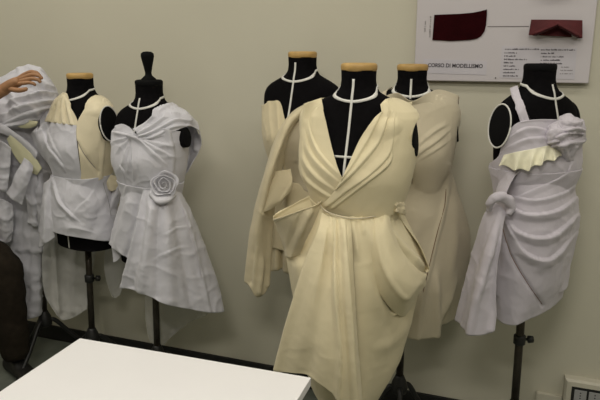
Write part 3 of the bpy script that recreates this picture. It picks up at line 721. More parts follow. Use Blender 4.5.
back_panel('back_bodice', [(113, 176, 132, .12), (112, 176, 142, .12), (115, 175, 156, .11), (122, 174, 169, .10), (125, 173, 183, .10), (124, 174, 190, .10)], F0, w, g, f)
rows = [[(133, 130, .115), (136, 132, .128), (138, 136, .13), (139, 140, .125)], [(147, 122, .105), (151, 126.5, .12), (154, 131, .125), (156, 137, .12)],
        [(160, 110, .08), (166, 117, .105), (170, 123, .11), (172, 130, .10)], [(170, 104.5, .02), (181, 111, .05), (188, 118, .07), (188, 126, .07)],
        [(173, 106, -.05), (187, 113, -.03), (196, 123, .0), (198, 131, .02)], [(172, 110, -.10), (188, 118, -.09), (199, 130, -.06), (200.5, 143, -.03)]]
fl = [('s', [(138, 133), (152, 126), (170, 114), (186, 114)], 3, .006, .8, .5), ('s', [(138, 136), (153, 131), (174, 120), (190, 120)], 3, .006, .8, .5), ('r', [(136, 131), (148, 122.5), (161, 110), (170, 105)], 1.5, .005, 1, 1), ('s', [(139, 139), (155, 135), (172, 126), (190, 125)], 3, .006, .8, .5)]
sheet('shoulder_drape', rows, F0, w, g, 60, 110, f, off=.010, folds=fl, wr=.0015, seed=19)
rows = [[(176, 113, -.09), (187, 118, -.09), (196, 127, -.07), (201, 138, -.04)], [(178, 128, -.11), (186, 131, -.10), (195, 137, -.08), (201.5, 145, -.04)], [(177, 150, -.10), (184, 152, -.09), (192, 154, -.07), (197, 156, -.04)], [(175, 172, -.08), (179, 174, -.06), (184, 175.5, -.05), (188, 172, -.03)], [(173, 180, -.06), (175, 181, -.05), (177, 180, -.04), (179, 178, -.03)]]
sheet('sleeve_drape', rows, F0, w, g, 50, 70, None, folds=[('r', [(190, 125), (190, 150), (180, 175)], 3, .010, 1, 1), ('r', [(197, 134), (197, 150)], 2, .008, 1, 1)], wr=.003, seed=20)
rows = [[(124.5, 180, .01), (132, 184.5, .085), (142, 187, .11), (153, 187.5, .115), (164, 186, .10), (173, 181, .01)],
        [(120.5, 203, .0), (128, 208, .105), (142, 212, .14), (157, 213, .15), (172, 209, .11), (184, 203, .0)],
        [(114, 228, .0), (124, 234, .11), (139, 240, .15), (158, 241, .16), (178, 236, .12), (194, 228, .0)],
        [(109.5, 244, .0), (119, 252, .10), (130, 260, .13), (158, 268, .16), (184, 268, .12), (206, 264, .0)]]
fl = [('r', [(134, 188), (126, 215), (116, 248)], 3, .010, .3, 1), ('r', [(141, 194), (134, 222), (126, 256)], 3.5, -.012, .3, 1), ('r', [(129, 187), (121, 215)], 2, .006, 1, 0)]
skirt('skirt', rows, [.10, .14, .16, .16], F0, w, g, 110, 40, 100, f, folds=fl, off=.012, wr=.002, seed=21)
rows = [[(145, 186, .112), (150, 187, .122), (158, 187.5, .122), (167, 185.5, .10), (174, 182, .03), (172, 182, -.05)],
        [(141, 208, .15), (150, 211, .178), (160, 212, .175), (174, 210, .135), (187, 205, .04), (184, 204, -.08)],
        [(136, 233, .17), (148, 238, .205), (162, 240, .20), (180, 238, .155), (197, 230, .04), (194, 228, -.10)],
        [(128.5, 262, .165), (143, 268, .22), (160, 272, .225), (184, 271, .17), (211, 268, .04), (207, 264, -.11)],
        [(122.5, 287, .145), (145, 294, .225), (162, 303, .245), (188, 309, .185), (210, 312.5, .12), (224, 311.5, .05), (218, 306, -.10)]]
fl = [('r', [(146, 188), (140, 212), (136, 233), (128, 264), (123, 287)], 2.0, .008, .6, 1), ('r', [(153, 192), (150, 230), (142, 290)], 4, .012, .1, 1), ('r', [(147, 192), (142, 235), (132, 286)], 3, -.008, .1, 1), ('r', [(166, 196), (168, 240), (170, 300)], 6, .010, .1, 1),
      ('r', [(160, 196), (158, 240), (156, 296)], 4, -.010, .1, 1), ('r', [(177, 194), (187, 222), (196, 255), (209, 312)], 2.0, .007, .3, 1), ('r', [(172, 200), (182, 250), (192, 308)], 5, -.010, .1, 1), ('s', [(160, 236), (176, 228), (192, 226)], 4, .004), ('s', [(150, 262), (170, 250), (190, 246)], 5, .004)]
sheet('overskirt', rows, F0, w, g, 130, 140, None, folds=fl, wr=.002, seed=49)
rows = [[(111, 240, .0), (116, 243, .02), (122, 246, .03)], [(113, 252, .01), (117, 254, .03), (121, 256, .04)], [(113.5, 262.5, .02), (115, 262, .03), (117, 261, .035)]]
sheet('hem_corner', rows, F0, w, g, 20, 20, None, wr=.002, seed=22)
rows = [[(144, 285, -.06), (155, 288, -.02), (167, 290, -.03), (186, 300, -.06), (208, 306, -.08)], [(145, 312, -.06), (155, 314, -.03), (167, 315, -.04), (186, 318, -.07), (206, 316, -.09)], [(147, 330, -.06), (154, 334, -.04), (165, 336, -.05), (176, 333, -.07), (186, 322, -.09)], [(149, 340, -.06), (154, 344, -.05), (163, 345, -.05), (168, 340, -.07), (172, 330, -.09)]]
sheet('sheer_train', rows, F0, M['faint'], g, 50, 40, None, folds=[('r', [(155, 290), (157, 342)], 3, .010, 1, 1)], wr=.003, thick=0, seed=23, label='sheer panel hanging under the hem')
def rosette(name, c, nrm, R, turns, m, parent, h=.03, seed=0):
    nrm = np.array(nrm)/np.linalg.norm(nrm); e1 = np.cross(nrm, [0, 0, 1.0]); e1 /= np.linalg.norm(e1); e2 = np.cross(e1, nrm)
    rows = []; rnd = random.Random(seed)
    for t in np.linspace(0, 1, 150):
        th = t*turns*2*PI; r = R*(.08+.92*t)*(1+.09*math.sin(2.3*th+seed)); row = []
        for v in np.linspace(0, 1, 8):
            rr = r*(1+.24*v**2)+.004*math.sin(5*th)*v*t; hh = h*(v*(1-.55*t)+.15*(1-t))
            if t > .75: hh -= h*.35*v*v*(t-.75)/.25
            row.append(c+e1*rr*math.cos(th)+e2*rr*math.sin(th)+nrm*hh)
        rows.append(row)
    G = np.array(rows); nv, nu, _ = G.shape
    Fc = [(j*nu+i, j*nu+i+1, (j+1)*nu+i+1, (j+1)*nu+i) for j in range(nv-1) for i in range(nu-1)]
    return solid(mk(name, G.reshape(-1, 3), Fc, m, parent), .002)
rosette('rosette', P(164, 184.5, F0-.150), -FH+np.array([0, 0, .25])+RV*.15, .050, 3.8, w, g, .026, 3)
rows = [[(151, 188, .15), (158, 195, .165), (168, 195, .16), (176, 189, .13)], [(150, 194, .165), (157, 201, .185), (167, 201, .18), (175, 195, .14)], [(152, 198, .16), (158, 203, .175), (166, 202.5, .17), (173, 198, .14)]]
sheet('rosette_tail', rows, F0, w, g, 30, 20, None, wr=.004, seed=24)
thread('side_seam', [(179, 195, .07), (187, 222, .125), (196, 252, .135), (203, 285, .12), (208.5, 310, .10)], F0, M['white2'], g, r=.0014)

# ---- half white, half cream bodice on the left ---------------------------
f = FM1; F0 = f.F0
g = gthing('patchwork_bodice', f, .72, 'white and cream panelled bodice with pleated strap and short white peplum', 'garment')
rows = [[(57, 101), (61, 97.5), (66.5, 96)], [(52.5, 107), (61, 105), (70.5, 106)], [(48.5, 114), (61, 114), (76, 116)], [(45.5, 121.5), (60, 123.5), (79, 125.5)]]
fl = [('s', [(60, 98), (54, 110), (50, 121)], 3, .011, .5, 1), ('s', [(63, 97), (59, 110), (57, 122)], 3, .011, .5, 1), ('s', [(65, 97), (64, 110), (65, 123)], 3, .011, .5, 1), ('s', [(67, 100), (70, 112), (73, 124)], 3, .009, .5, 1)]
sheet('pleated_strap', wrapL(rows, 3), F0, M['cream1'], g, 80, 60, f, auto=.010, off=.010, folds=fl, wr=.001, seed=25)
rows = [[(90, 99), (96, 96), (104, 99), (112, 105)], [(84, 110), (90, 108), (98, 108), (104.5, 111)], [(78, 121.5), (86, 120), (94, 120), (101.5, 121)], [(76.5, 135), (85, 134.5), (95, 134), (106, 133.5)],
        [(79, 152), (88, 153), (97, 153), (105, 151)], [(81, 171), (88, 173), (96, 173), (103, 170)]]
rr_ = tuck(rows)
sheet('cream_front', [list(r)+([(r[-1][0]+.3, r[-1][1]+.3)] if k_ < 4 else [(r[-1][0]-5, r[-1][1], -.045)]) for k_, r in enumerate(rr_)], F0, M['cream1'], g, 60, 90, f, auto=.012, off=.011, folds=[('r', [(77, 142), (90, 162), (98, 172)], 1.8, -.004, 1, 1), ('r', [(101, 122), (98, 150)], 3, .004)], wr=.001, seed=26, label='smooth cream right front')
thread('princess_seam', [(77.5, 141), (83, 152), (91, 163), (99, 172)], F0, M['inkgrey'], g, f, r=.0011)
thread('neckline_seam', [(77, 124), (76.5, 138), (79.5, 153), (81, 170)], F0, M['inkgrey'], g, f, r=.0009)
rows = [[(43, 123), (53, 122.5), (64, 123.5), (77, 125.5)], [(38, 132), (50, 133), (63, 134), (76.5, 135)], [(39, 142), (50, 145), (63, 147), (78, 148)], [(48, 160), (57, 163), (67, 164), (80, 164)], [(52.5, 173), (59, 175.5), (69, 177), (82, 177)]]
fl = [('s', [(42, 130), (49, 146), (60, 160), (66, 170)], 4, .006, .5, .5), ('s', [(47, 125), (53, 142), (63, 160)], 4, .004, .5, .3), ('r', [(58, 128), (62, 160)], 4, .002)]
sheet('white_front', wrapL(tuck(rows), 4), F0, w, g, 80, 80, f, auto=.009, off=.008, folds=fl, wr=.0015, seed=27, label='white left front')
back_panel('back_bodice', [(57, 112, 101, .10), (50, 107, 114, .11), (44, 104, 126, .11), (42, 105, 140, .11), (50, 105, 158, .10), (54, 103, 172, .10), (52, 104, 181, .10)], F0, M['cream1'], g, f)
rows = [[(51, 175, .01), (59, 177, .09), (72, 178.5, .11), (87, 178, .10), (101, 173, .01)], [(47, 192, .0), (57, 196, .11), (74, 199, .14), (93, 198, .12), (108, 190, .0)],
        [(46, 212, .0), (57, 217, .115), (76, 220, .15), (96, 219, .13), (114, 210, .0)], [(47, 228, .0), (57, 233, .115), (76, 237, .15), (96, 239.5, .13), (111, 238, .01)]]
fl = [('s', [(54, 178), (60, 200), (72, 214), (80, 222)], 5, .010, .5, .1), ('s', [(98, 176), (90, 196), (78, 208), (70, 220)][::-1], 9, .004), ('r', [(84, 222), (100, 200), (108, 190)], 5, .006), ('r', [(60, 224), (90, 232)], 5, .005)]
skirt('peplum', rows, [.09, .13, .14, .13], F0, w, g, 100, 40, 80, f, folds=fl, off=.012, wr=.002, seed=28)
rows = [[(53, 176, .05), (49, 180, .04), (45, 184, .0)], [(52, 200, .07), (46, 205, .06), (42, 206, .0)], [(54, 224, .09), (46, 228, .07), (40.5, 229, .0)], [(55, 237, .09), (47, 243, .07), (40, 248, .0)]]
sheet('side_flap', rows, F0, w, g, 30, 60, None, folds=[('r', [(48, 184), (46, 242)], 2, .010, .2, 1)], wr=.003, seed=29)
rows = [[(118, 178, .0), (121, 177, .02), (124.5, 178, .0)], [(110, 196, .04), (114, 198, .06), (119, 199, .03)], [(104, 214, .09), (108, 217, .09), (113, 216, .05)], [(100, 224, .11), (105, 227, .10), (110, 228.5, .06)]]
sheet('side_flap', rows, F0, w, g, 24, 50, None, wr=.003, seed=30)
rows = [[(101, 172, .03), (108, 174, .04), (118, 177, .03), (124, 179, .0)], [(104, 180, .05), (110, 183, .06), (117, 184, .04), (123, 183, .01)], [(107, 188, .05), (111, 191, .06), (115, 190, .05), (119, 188, .02)]]
sheet('cream_insert', rows, F0, M['cream1'], g, 30, 24, None, wr=.004, seed=31, label='cream cloth tucked at the right waist')
thread('loose_thread', [(101, 173, .05), (104, 186, .09), (109, 203, .10), (111, 216, .10)], F0, M['inkgrey'], g, r=.0009)
thread('loose_thread', [(106, 134, .02), (105, 150, .05), (103, 172, .05)], F0, M['tape'], g, r=.0009)
rows = [[(45, 232, -.10), (60, 234, -.13), (76, 235, -.14), (98, 236, -.12)], [(42, 262, -.09), (58, 266, -.14), (76, 268, -.15), (94, 264, -.13)], [(44, 292, -.09), (57, 298, -.13), (74, 298, -.15), (90, 292, -.13)], [(56, 316, -.09), (62, 320, -.12), (74, 317, -.14), (87, 309, -.12)]]
sheet('sheer_train', rows, F0, M['sheer'], g, 50, 50, None, folds=[('r', [(54, 240), (58, 310)], 3, .014, 1, 1), ('r', [(76, 240), (74, 310)], 4, .012, 1, 1)], wr=.003, thick=0, seed=32, label='sheer white panel hanging at the back')
rows = [[(106, 240, -.06), (113, 240, -.08), (124, 240, -.08)], [(104, 265, -.06), (114, 267, -.08), (126, 266, -.09)], [(107, 284, -.06), (114, 288, -.08), (123, 284, -.09)], [(112, 296, -.06), (115, 298, -.08), (120, 295, -.08)]]
sheet('sheer_corner', rows, F0, M['sheer'], g, 24, 30, None, wr=.004, thick=0, seed=33)

# ---- white one-shoulder dress, far right ----------------------------------
f = FM5; F0 = f.F0; w2 = M['white2']
g = gthing('one_shoulder_dress', f, .62, 'lilac-white one-strap dress with pale yellow ruffle and knotted side drape', 'dress')
rows = [[(510, 89), (513.5, 87.5), (517.5, 86.5)], [(513, 100), (517, 99.5), (521.5, 99)], [(517, 112), (521, 111), (525.5, 110)], [(521, 124), (525, 123), (529.5, 122)]]
sheet('strap', rows, F0, w2, g, 20, 40, f, auto=.010, off=.008, wr=.001, seed=34, folds=[('r', [(512, 90), (522, 122)], 1.4, .002, 1, 1)])
rows = [[(505, 136), (512, 127), (521, 121.5), (540, 119.5), (556, 120), (570, 121.5), (582, 124)], [(502.5, 147), (512, 141), (524, 138), (542, 137), (558, 137), (571, 138), (583, 137)],
        [(500, 157), (511, 155), (525, 154), (542, 154), (558, 153), (570, 153), (578, 152)], [(500, 168), (511, 170), (526, 172), (543, 173), (557, 172), (566, 170), (571, 167)]]
fl = [('s', [(508, 138), (526, 128), (545, 130), (556, 134)], 6, .004, .3, .3), ('s', [(506, 148), (526, 139), (545, 138), (553, 139)], 6, .004, .3, .3), ('r', [(521, 121), (540, 119.5), (581, 123)], 1.4, .003, 1, 1)]
rr_ = wrapR(tuck(rows), 5)
sheet('bodice', [([(r[0][0]-.3, r[0][1]+.3)] if k_ < 3 else [(r[0][0]+6, r[0][1], -.045)])+list(r) for k_, r in enumerate(rr_)], F0, w2, g, 110, 80, f, auto=.010, off=.009, folds=fl, wr=.0015, seed=35)
back_panel('back_bodice', [(503, 574, 160, .11), (502, 570, 168, .10), (501, 571, 176, .10)], F0, w2, g, f)
# yellow ruffle
def ruffle(name, top, bot, F0, form, m, parent, n=8, amp=.013, dtop=.02, dbot=.045, seed=0):
    nu, nv = 140, 26
    T = cr(np.array([(a, b, form.depth(a, b)) for a, b in top]), nu); B = cr(np.array([(a, b, form.depth(a, b)) for a, b in bot]), nu)
    rows = []
    for v in np.linspace(0, 1, nv):
        row = []
        for i in range(nu):
            q = T[i]*(1-v)+B[i]*v; s = i/(nu-1); ph = 2*PI*n*s+1.3*math.sin(5*s+seed)
            d = T[i][2]*(1-v)+max(B[i][2], T[i][2]-.02)*v+dtop*(1-v)+dbot*v+amp*v*math.sin(ph)
            row.append(P(q[0]+1.2*v*math.cos(ph), q[1]+1.4*v*math.sin(ph+.6), F0-d))
        rows.append(row)
    return grid_mesh(name, np.array(rows), m, parent, False, wr=.0015, thick=.002, seed=seed)
ruffle('ruffle', [(504, 155), (516, 152), (532, 149), (546, 146), (556, 144)], [(498.5, 164.5), (513, 169), (527, 170), (543, 163), (562, 157)], F0, f, M['pale'], g, 4.6, .014, .016, .042, 2)
rows = [[(546, 132, 0.095), (553, 124, 0.105), (562, 121, 0.115), (573, 121, 0.105), (583, 125, 0.055)], [(547, 138, 0.115), (554, 133, 0.145), (563, 130, 0.155), (574, 130, 0.135), (585, 133, 0.065)],
        [(550, 146, 0.120), (557, 143, 0.150), (565, 141, 0.165), (574, 141, 0.135), (583, 142, 0.055)], [(555, 154, 0.105), (561, 153, 0.135), (567, 152, 0.140), (573, 152, 0.115), (579, 151, 0.045)], [(562, 159, 0.085), (566, 161, 0.100), (570, 161, 0.105), (574, 160, 0.085), (577, 156, 0.035)]]
fl = [('s', [(548, 136), (560, 136), (575, 128)], 4, .010, .6, .3), ('s', [(552, 145), (562, 142), (582, 140)], 4, .010, .6, .3), ('r', [(558, 124), (562, 140), (566, 158)], 2.5, .010, .3, .3), ('s', [(584, 132), (574, 146), (568, 160)], 4, .008, .3, .3)]
sheet('bow', rows, F0, w2, g, 80, 80, None, folds=fl, wr=.004, wscale=30, cr_=.006, seed=36, label='crumpled bow on the bust')
rows = [[(560, 118, 0.105), (568, 115.5, 0.120), (576, 118, 0.110), (582, 122, 0.075)], [(559, 125, 0.145), (568, 124, 0.165), (578, 125, 0.140), (585, 129, 0.085)], [(562, 133, 0.155), (569, 134, 0.170), (577, 134, 0.145), (583, 135, 0.095)]]
sheet('bow_loop', rows, F0, w2, g, 60, 40, None, folds=[('s', [(562, 122), (572, 124), (583, 122)], 3, .008, .5, .3), ('s', [(564, 130), (574, 128), (584, 130)], 3, .008, .3, .3)], wr=.004, wscale=36, seed=50, cr_=.006)
rows = [[(545, 131, 0.105), (551, 126, 0.130), (558, 125, 0.140), (563, 128, 0.135)], [(546, 139, 0.130), (552, 135, 0.160), (559, 134, 0.170), (565, 136, 0.155)], [(550, 146, 0.125), (556, 144, 0.155), (561, 143, 0.160), (566, 143, 0.145)]]
sheet('bow_loop', rows, F0, w2, g, 60, 40, None, folds=[('s', [(547, 134), (556, 131), (564, 134)], 3, .008, .3, .5), ('s', [(549, 141), (558, 139), (566, 140)], 3, .008, .3, .3)], wr=.004, wscale=36, seed=51, cr_=.006)
# skirt
rows = [[(499.5, 166, .01), (511, 170, .09), (528, 172, .115), (546, 172, .12), (559, 170, .09), (568, 167, .01)],
        [(499, 186, .0), (513, 190, .11), (530, 193, .15), (549, 193, .155), (564, 190, .11), (574, 189, .0)],
        [(492, 210, .0), (508, 216, .12), (529, 220, .165), (550, 220, .17), (568, 216, .12), (579, 214, .0)],
        [(488, 240, .0), (505, 250, .13), (526, 256, .175), (548, 255, .175), (565, 248, .12), (576, 240, .0)],
        [(486, 272, .0), (502, 286, .12), (523, 293, .165), (544, 288, .16), (560, 278, .11), (569, 268, .0)],
        [(488, 305, .0), (500, 321, .11), (514, 325, .15), (530, 318, .14), (549, 309, .10), (562, 297, .01)]]
fl = [('s', [(506, 212), (520, 232), (548, 236), (577, 214)], 9, .014, .4, .4), ('s', [(508, 206), (530, 214), (556, 210), (577, 196)], 9, .012, .3, .3), ('s', [(508, 220), (524, 250), (548, 258), (576, 232)], 9, .012, .3, .3),
      ('s', [(512, 200), (534, 190), (556, 180), (568, 172)], 6, .005, .3, .2), ('r', [(499, 218), (512, 259), (542, 305)], 2, -.007, .7, .8), ('r', [(532, 270), (556, 262)], 5, .005), ('s', [(511, 196), (536, 200), (560, 194), (574, 186)], 6, .006, .3, .3)]
skirt('skirt', rows, [.10, .14, .16, .16, .15, .14], F0, w2, g, 130, 40, 150, f, folds=fl, off=.012, wr=.0018, seed=37)
rows = [[(494, 202, .12), (500, 206, .15), (506, 213, .16)], [(484, 216, .12), (493, 222, .17), (502, 226, .17)], [(473, 250, .11), (483, 256, .19), (496, 258, .18)], [(463, 286, .10), (476, 292, .20), (493, 293, .18)], [(454, 320, .09), (463, 328, .17), (473, 335, .21), (487, 333, .20), (491, 322, .17)]]
fl = [('r', [(501, 212), (488, 256), (476, 300), (470, 333)], 3, .014, .2, 1), ('r', [(496, 215), (478, 256), (464, 300), (459, 322)], 4, -.010, .2, 1), ('r', [(502, 220), (497, 260), (489, 330)], 2.5, .012, .2, 1)]
sheet('side_cascade', rows, F0, w2, g, 60, 120, None, folds=fl, wr=.0015, seed=38)
# knotted loop at the hip
pts = cr(np.array([P(489, 210, F0-.15), P(491, 201, F0-.17), P(499, 196.5, F0-.175), P(507, 199, F0-.17), P(511, 207, F0-.165), P(508, 215, F0-.17)]), 40)
V, Fc = tube_vf([tuple(p) for p in pts], [.009+.008*math.sin(PI*(i/39)) for i in range(40)], 14)
Vn = np.array([tuple(v) for v in V]); Vn += np.array([[mnoise.noise(Vector(v)*60)*.004]*3 for v in Vn])
mk('hip_loop', Vn, Fc, w2, g)
thread('tacking_thread', [(500, 218, .155), (506, 240, .165), (513, 259, .18), (528, 284, .185), (542, 304, .15)], F0, M['thread'], g, r=.0011)
thread('tacking_thread', [(505, 188, .10), (512, 180, .125), (520, 172, .135)], F0, M['thread'], g, r=.0008)
rows = [[(502, 168, .07), (510, 172, .12), (520, 171, .14)], [(500, 180, .07), (505, 184, .12), (512, 182, .15)], [(497, 194, .09), (501, 196, .14), (506, 196, .16)]]
sheet('hip_band', rows, F0, w2, g, 24, 30, f, off=.015, wr=.003, seed=39)

# ---- lifted white cloth, far left --------------------------------------------
f = FM0; F0 = f.F0
g = gthing('lifted_gown', f, .45, 'white gown with yellow bands, lifted by a hand at the far left', 'dress')
rows = [[(-22, 88, .0), (-2, 79, .03), (14, 70, .045), (22, 67, .05), (34, 66, .045), (46, 74, .03), (57.5, 95, .0)],
        [(-22, 102, .07), (-2, 99, .11), (14, 93, .12), (22, 90, .125), (34, 88, .12), (47, 92, .09), (58, 100, .03)],
        [(-22, 122, .08), (-2, 119, .14), (10, 116, .16), (20, 114, .165), (32, 112, .15), (46, 110, .10), (57, 106, .03)],
        [(-22, 137, .05), (-2, 133, .10), (10, 130, .125), (18, 128, .13), (29, 127, .12), (40, 124, .08), (50, 119, .02)]]
fl = [('s', [(0, 104), (24, 97), (40, 92), (52, 93)], 5, .016, .3, .3), ('s', [(2, 114), (24, 106), (44, 100), (57, 100)], 5, .018, .3, .3), ('s', [(6, 122), (26, 113), (46, 106), (56, 105)], 5, .014, .3, .3), ('s', [(-6, 128), (14, 122), (34, 118)], 5, .014, .3, .3),
      ('s', [(20, 88), (36, 82), (50, 88)], 5, .012, .2, .2), ('s', [(36, 70), (46, 80), (55, 96)], 4, .010, .2, .2), ('r', [(30, 106), (36, 114), (38, 124)], 2.5, .010), ('r', [(0, 90), (6, 104), (6, 124)], 4, -.014)]
sheet('lifted_cloth', rows, F0, w, g, 90, 90, None, folds=fl, wr=.006, seed=40, wscale=9, cr_=.012)
rows = [[(-24, 118, .0), (0, 122, .08), (20, 124, .10), (38, 124, .05), (47, 122, -.02)], [(-26, 150, .0), (-2, 156, .08), (18, 160, .10), (38, 160, .07), (50, 156, -.02)],
        [(-28, 190, .0), (-4, 198, .06), (16, 202, .08), (36, 200, .08), (52, 194, -.02)], [(-28, 240, .0), (-4, 250, .03), (15, 254, .05), (34, 252, .08), (48, 245, -.02)], [(-24, 285, .0), (-4, 296, .02), (14, 300, .04), (32, 296, .07), (46, 286, -.02)], [(-20, 310, .0), (-4, 318, .02), (13, 322, .03), (30, 318, .06), (45, 312, -.01)]]
fl = [('r', [(38, 170), (38, 250), (36, 312)], 3, .012, .4, 1), ('r', [(26, 190), (28, 300)], 4, -.014, .4, 1), ('r', [(14, 200), (16, 310)], 4, .014, .4, 1), ('r', [(4, 150), (4, 240)], 4, -.012)]
skirt('skirt', rows, [.10, .12, .13, .13, .12, .11], F0, w, g, 90, 36, 110, f, folds=fl, off=.012, wr=.004, seed=41, cr_=.010)
def band(name, top, bot, d0, m, seed, wr=.002, folds=None):
    return sheet(name, [[(a, b, d0) for a, b in top], [((a+c)/2, (b+e)/2, d0+.004) for (a, b), (c, e) in zip(top, bot)], [(a, b, d0-.002) for a, b in bot]], F0, m, g, 50, 16, None, wr=wr, seed=seed, folds=folds)
band('yellow_band', [(16, 121), (22, 120), (30, 120.5), (38, 121.5)], [(17, 126.5), (23, 128), (30, 128), (36, 126)], .158, M['yellow'], 42)
band('yellow_band', [(12, 133), (20, 142), (29, 151), (37, 160), (42, 168)], [(7, 139), (12, 151), (19, 162), (28, 171), (37, 175)], .165, M['yellow'], 43)
band('white_band', [(-4, 121), (6, 126), (16, 133), (28, 142), (38, 152)], [(-6, 131), (5, 134), (14, 139), (26, 149), (36, 160)], .165, w, 44)
band('white_band', [(38, 126), (40, 136), (46, 148), (56, 160), (64, 170)], [(32, 134), (36, 146), (43, 157), (52, 167), (60, 176)], .16, w, 45, .003, [('r', [(36, 132), (46, 154), (60, 172)], 2.5, .008, 1, 1)])
rows = [[(25, 158, .19), (29, 161, .20), (33, 166, .19)], [(18, 172, .20), (24, 176, .215), (29, 180, .20)], [(12, 185, .195), (18, 190, .21), (25, 194, .195)], [(7, 193, .18), (14, 199, .20), (22, 204.5, .18)]]
sheet('hanging_flap', rows, F0, w, g, 30, 40, None, wr=.004, seed=46, cr_=.010)
rows = [[(-4, 138, .15), (4, 142, .17), (11, 148, .16)], [(-5, 160, .16), (3, 164, .18), (10, 167, .17)], [(-6, 184, .15), (1, 190, .17), (7, 192, .16)]]
sheet('hanging_flap', rows, F0, w, g, 30, 40, None, wr=.006, seed=47, cr_=.014)
rows = [[(34, 164, .12), (40, 168, .13), (47, 172, .08)], [(36, 184, .14), (42, 190, .14), (49, 192, .08)], [(38, 208, .13), (43, 214, .13), (48, 214, .07)], [(39, 228, .12), (42, 234, .12), (46, 232, .06)]]
sheet('hanging_flap', rows, F0, w, g, 24, 50, None, wr=.004, seed=48, cr_=.012)
rows = [[(-6, 196, .13), (4, 200, .15), (12, 204, .13)], [(-6, 214, .13), (4, 220, .15), (13, 224, .12)], [(-6, 236, .10), (3, 242, .12), (11, 240, .10)]]
sheet('hanging_flap', rows, F0, w, g, 30, 40, None, wr=.006, seed=53, cr_=.014)
rows = [[(20, 150, .15), (27, 154, .165), (33, 160, .15)], [(22, 172, .13), (30, 178, .15), (38, 182, .14)], [(26, 196, .12), (33, 204, .14), (40, 208, .12)], [(29, 222, .11), (34, 226, .125), (38, 226, .11)]]
sheet('hanging_flap', rows, F0, w, g, 30, 50, None, wr=.004, seed=54, cr_=.012)
rows = [[(44, 112, .10), (50, 108, .10), (55, 108, .06)], [(41, 122, .12), (47, 122, .13), (52, 124, .09)], [(44, 136, .12), (50, 138, .13), (54, 142, .09)], [(52, 152, .12), (57, 154, .12), (60, 160, .09)]]
sheet('tucked_fold', rows, F0, w, g, 30, 50, None, wr=.004, seed=55, cr_=.010)

# ================================================================== person
def skinned(name, chains, m, parent, levels=2, root=0):
    """chains: lists of (point, radius); first point of a chain may be an int, index of an earlier vertex"""
    V, E, Rr = [], [], []
    for ch in chains:
        prev = None
        for q in ch:
            if isinstance(q, int): prev = q; continue
            V.append(np.array(q[0], float)); Rr.append(q[1])
            if prev is not None: E.append((prev, len(V)-1))
            prev = len(V)-1
    org = ORG[parent]
    me = bpy.data.meshes.new(name); me.from_pydata([tuple(v-org) for v in V], E, []); me.materials.append(m)
    o = bpy.data.objects.new(name, me); COL.objects.link(o); o.parent = parent; ORG[o] = org
    sk = o.modifiers.new('skin', 'SKIN'); sk.use_smooth_shade = True; sk.branch_smoothing = .3
    if not me.skin_vertices: 
        bm = bmesh.new(); bm.from_mesh(me); bm.verts.layers.skin.verify(); bm.to_mesh(me); bm.free()
    for i, sv in enumerate(me.skin_vertices[0].data):
        r = Rr[i]; sv.radius = (r, r) if not hasattr(r, '__len__') else r; sv.use_root = (i == root)
    sb = o.modifiers.new('sub', 'SUBSURF'); sb.levels = levels; sb.render_levels = levels
    dg = bpy.context.evaluated_depsgraph_get(); bpy.context.view_layer.update(); dg.update()
    m2 = bpy.data.meshes.new_from_object(o.evaluated_get(dg)); o.modifiers.clear(); old = o.data; o.data = m2; bpy.data.meshes.remove(old); m2.name = name
    m2.polygons.foreach_set('use_smooth', [True]*len(m2.polygons))
    return o
FP = 2.80
foot = P(20, 352, FP+.06); foot[2] = 0
ppl = thing('person', foot, 'person at left edge in brown trousers, arm raised to lift white cloth', 'person')
def Q(px, py, d=0): return P(px, py, FP-d)
knee = Q(6, 264, .02); ankle = Q(14, 345, -.04); ankle[2] = .10
hip = knee-RV*.40+FH*.04; hip[2] = knee[2]+.20
hip2 = hip-FH*.18; hip2[2] = hip[2]
ank2 = P(-26, 383, 2.60); ank2[2] = .10
knee2 = hip2*.5+ank2*.5+RV*.05; knee2[2] = .46
pel = (hip+hip2)/2; pel[2] += .06
wst = pel+RV*.06; wst[2] += .16
chest = wst+RV*.09; chest[2] += .22
nck = chest+RV*.05; nck[2] += .19
head = nck+RV*.05; head[2] += .13
wrist = Q(2, 91, .11); elbow = Q(-42, 113, .14); sho = chest+FH*.10+RV*.0; sho[2] = chest[2]+.12
sho2 = chest-FH*.17; sho2[2] = chest[2]+.12; elb2 = sho2-RV*.06-FH*.04; elb2[2] -= .27; wri2 = elb2+RV*.10-FH*.12; wri2[2] -= .19
def hand_chains(base):
    ch = []
    pm = Q(13, 83.5, .115)
    return ch
# body: torso, limbs, head in one surface; the hand is grown from the wrist with five fingers
kn = [Q(24.5, 75.5, .095), Q(25.5, 78.5, .112), Q(25, 82, .125), Q(23, 85, .135)]
body = [[(pel, (.13, .10)), (wst, (.125, .10)), (chest, (.15, .11)), (nck, .055), (head-np.array([0, 0, .06]), .062), (head, (.078, .088)), (head+np.array([0, 0, .07]), (.07, .08))],
        [2, (sho, .065), (elbow, .042), ((elbow*.55+wrist*.45), .041), ((elbow*.15+wrist*.85), .029), (wrist, (.026, .026)), (Q(8, 87, .113), .030)],
        [2, (sho2, .065), (elb2, .042), (wri2, .027), (wri2+RV*.08, .028)],
        [0, (hip, .085), (knee, .055), (ankle, .036)], [0, (hip2, .085), (knee2, .055), (ank2, .036)]]
bd = skinned('body', body, M['skin'], ppl)
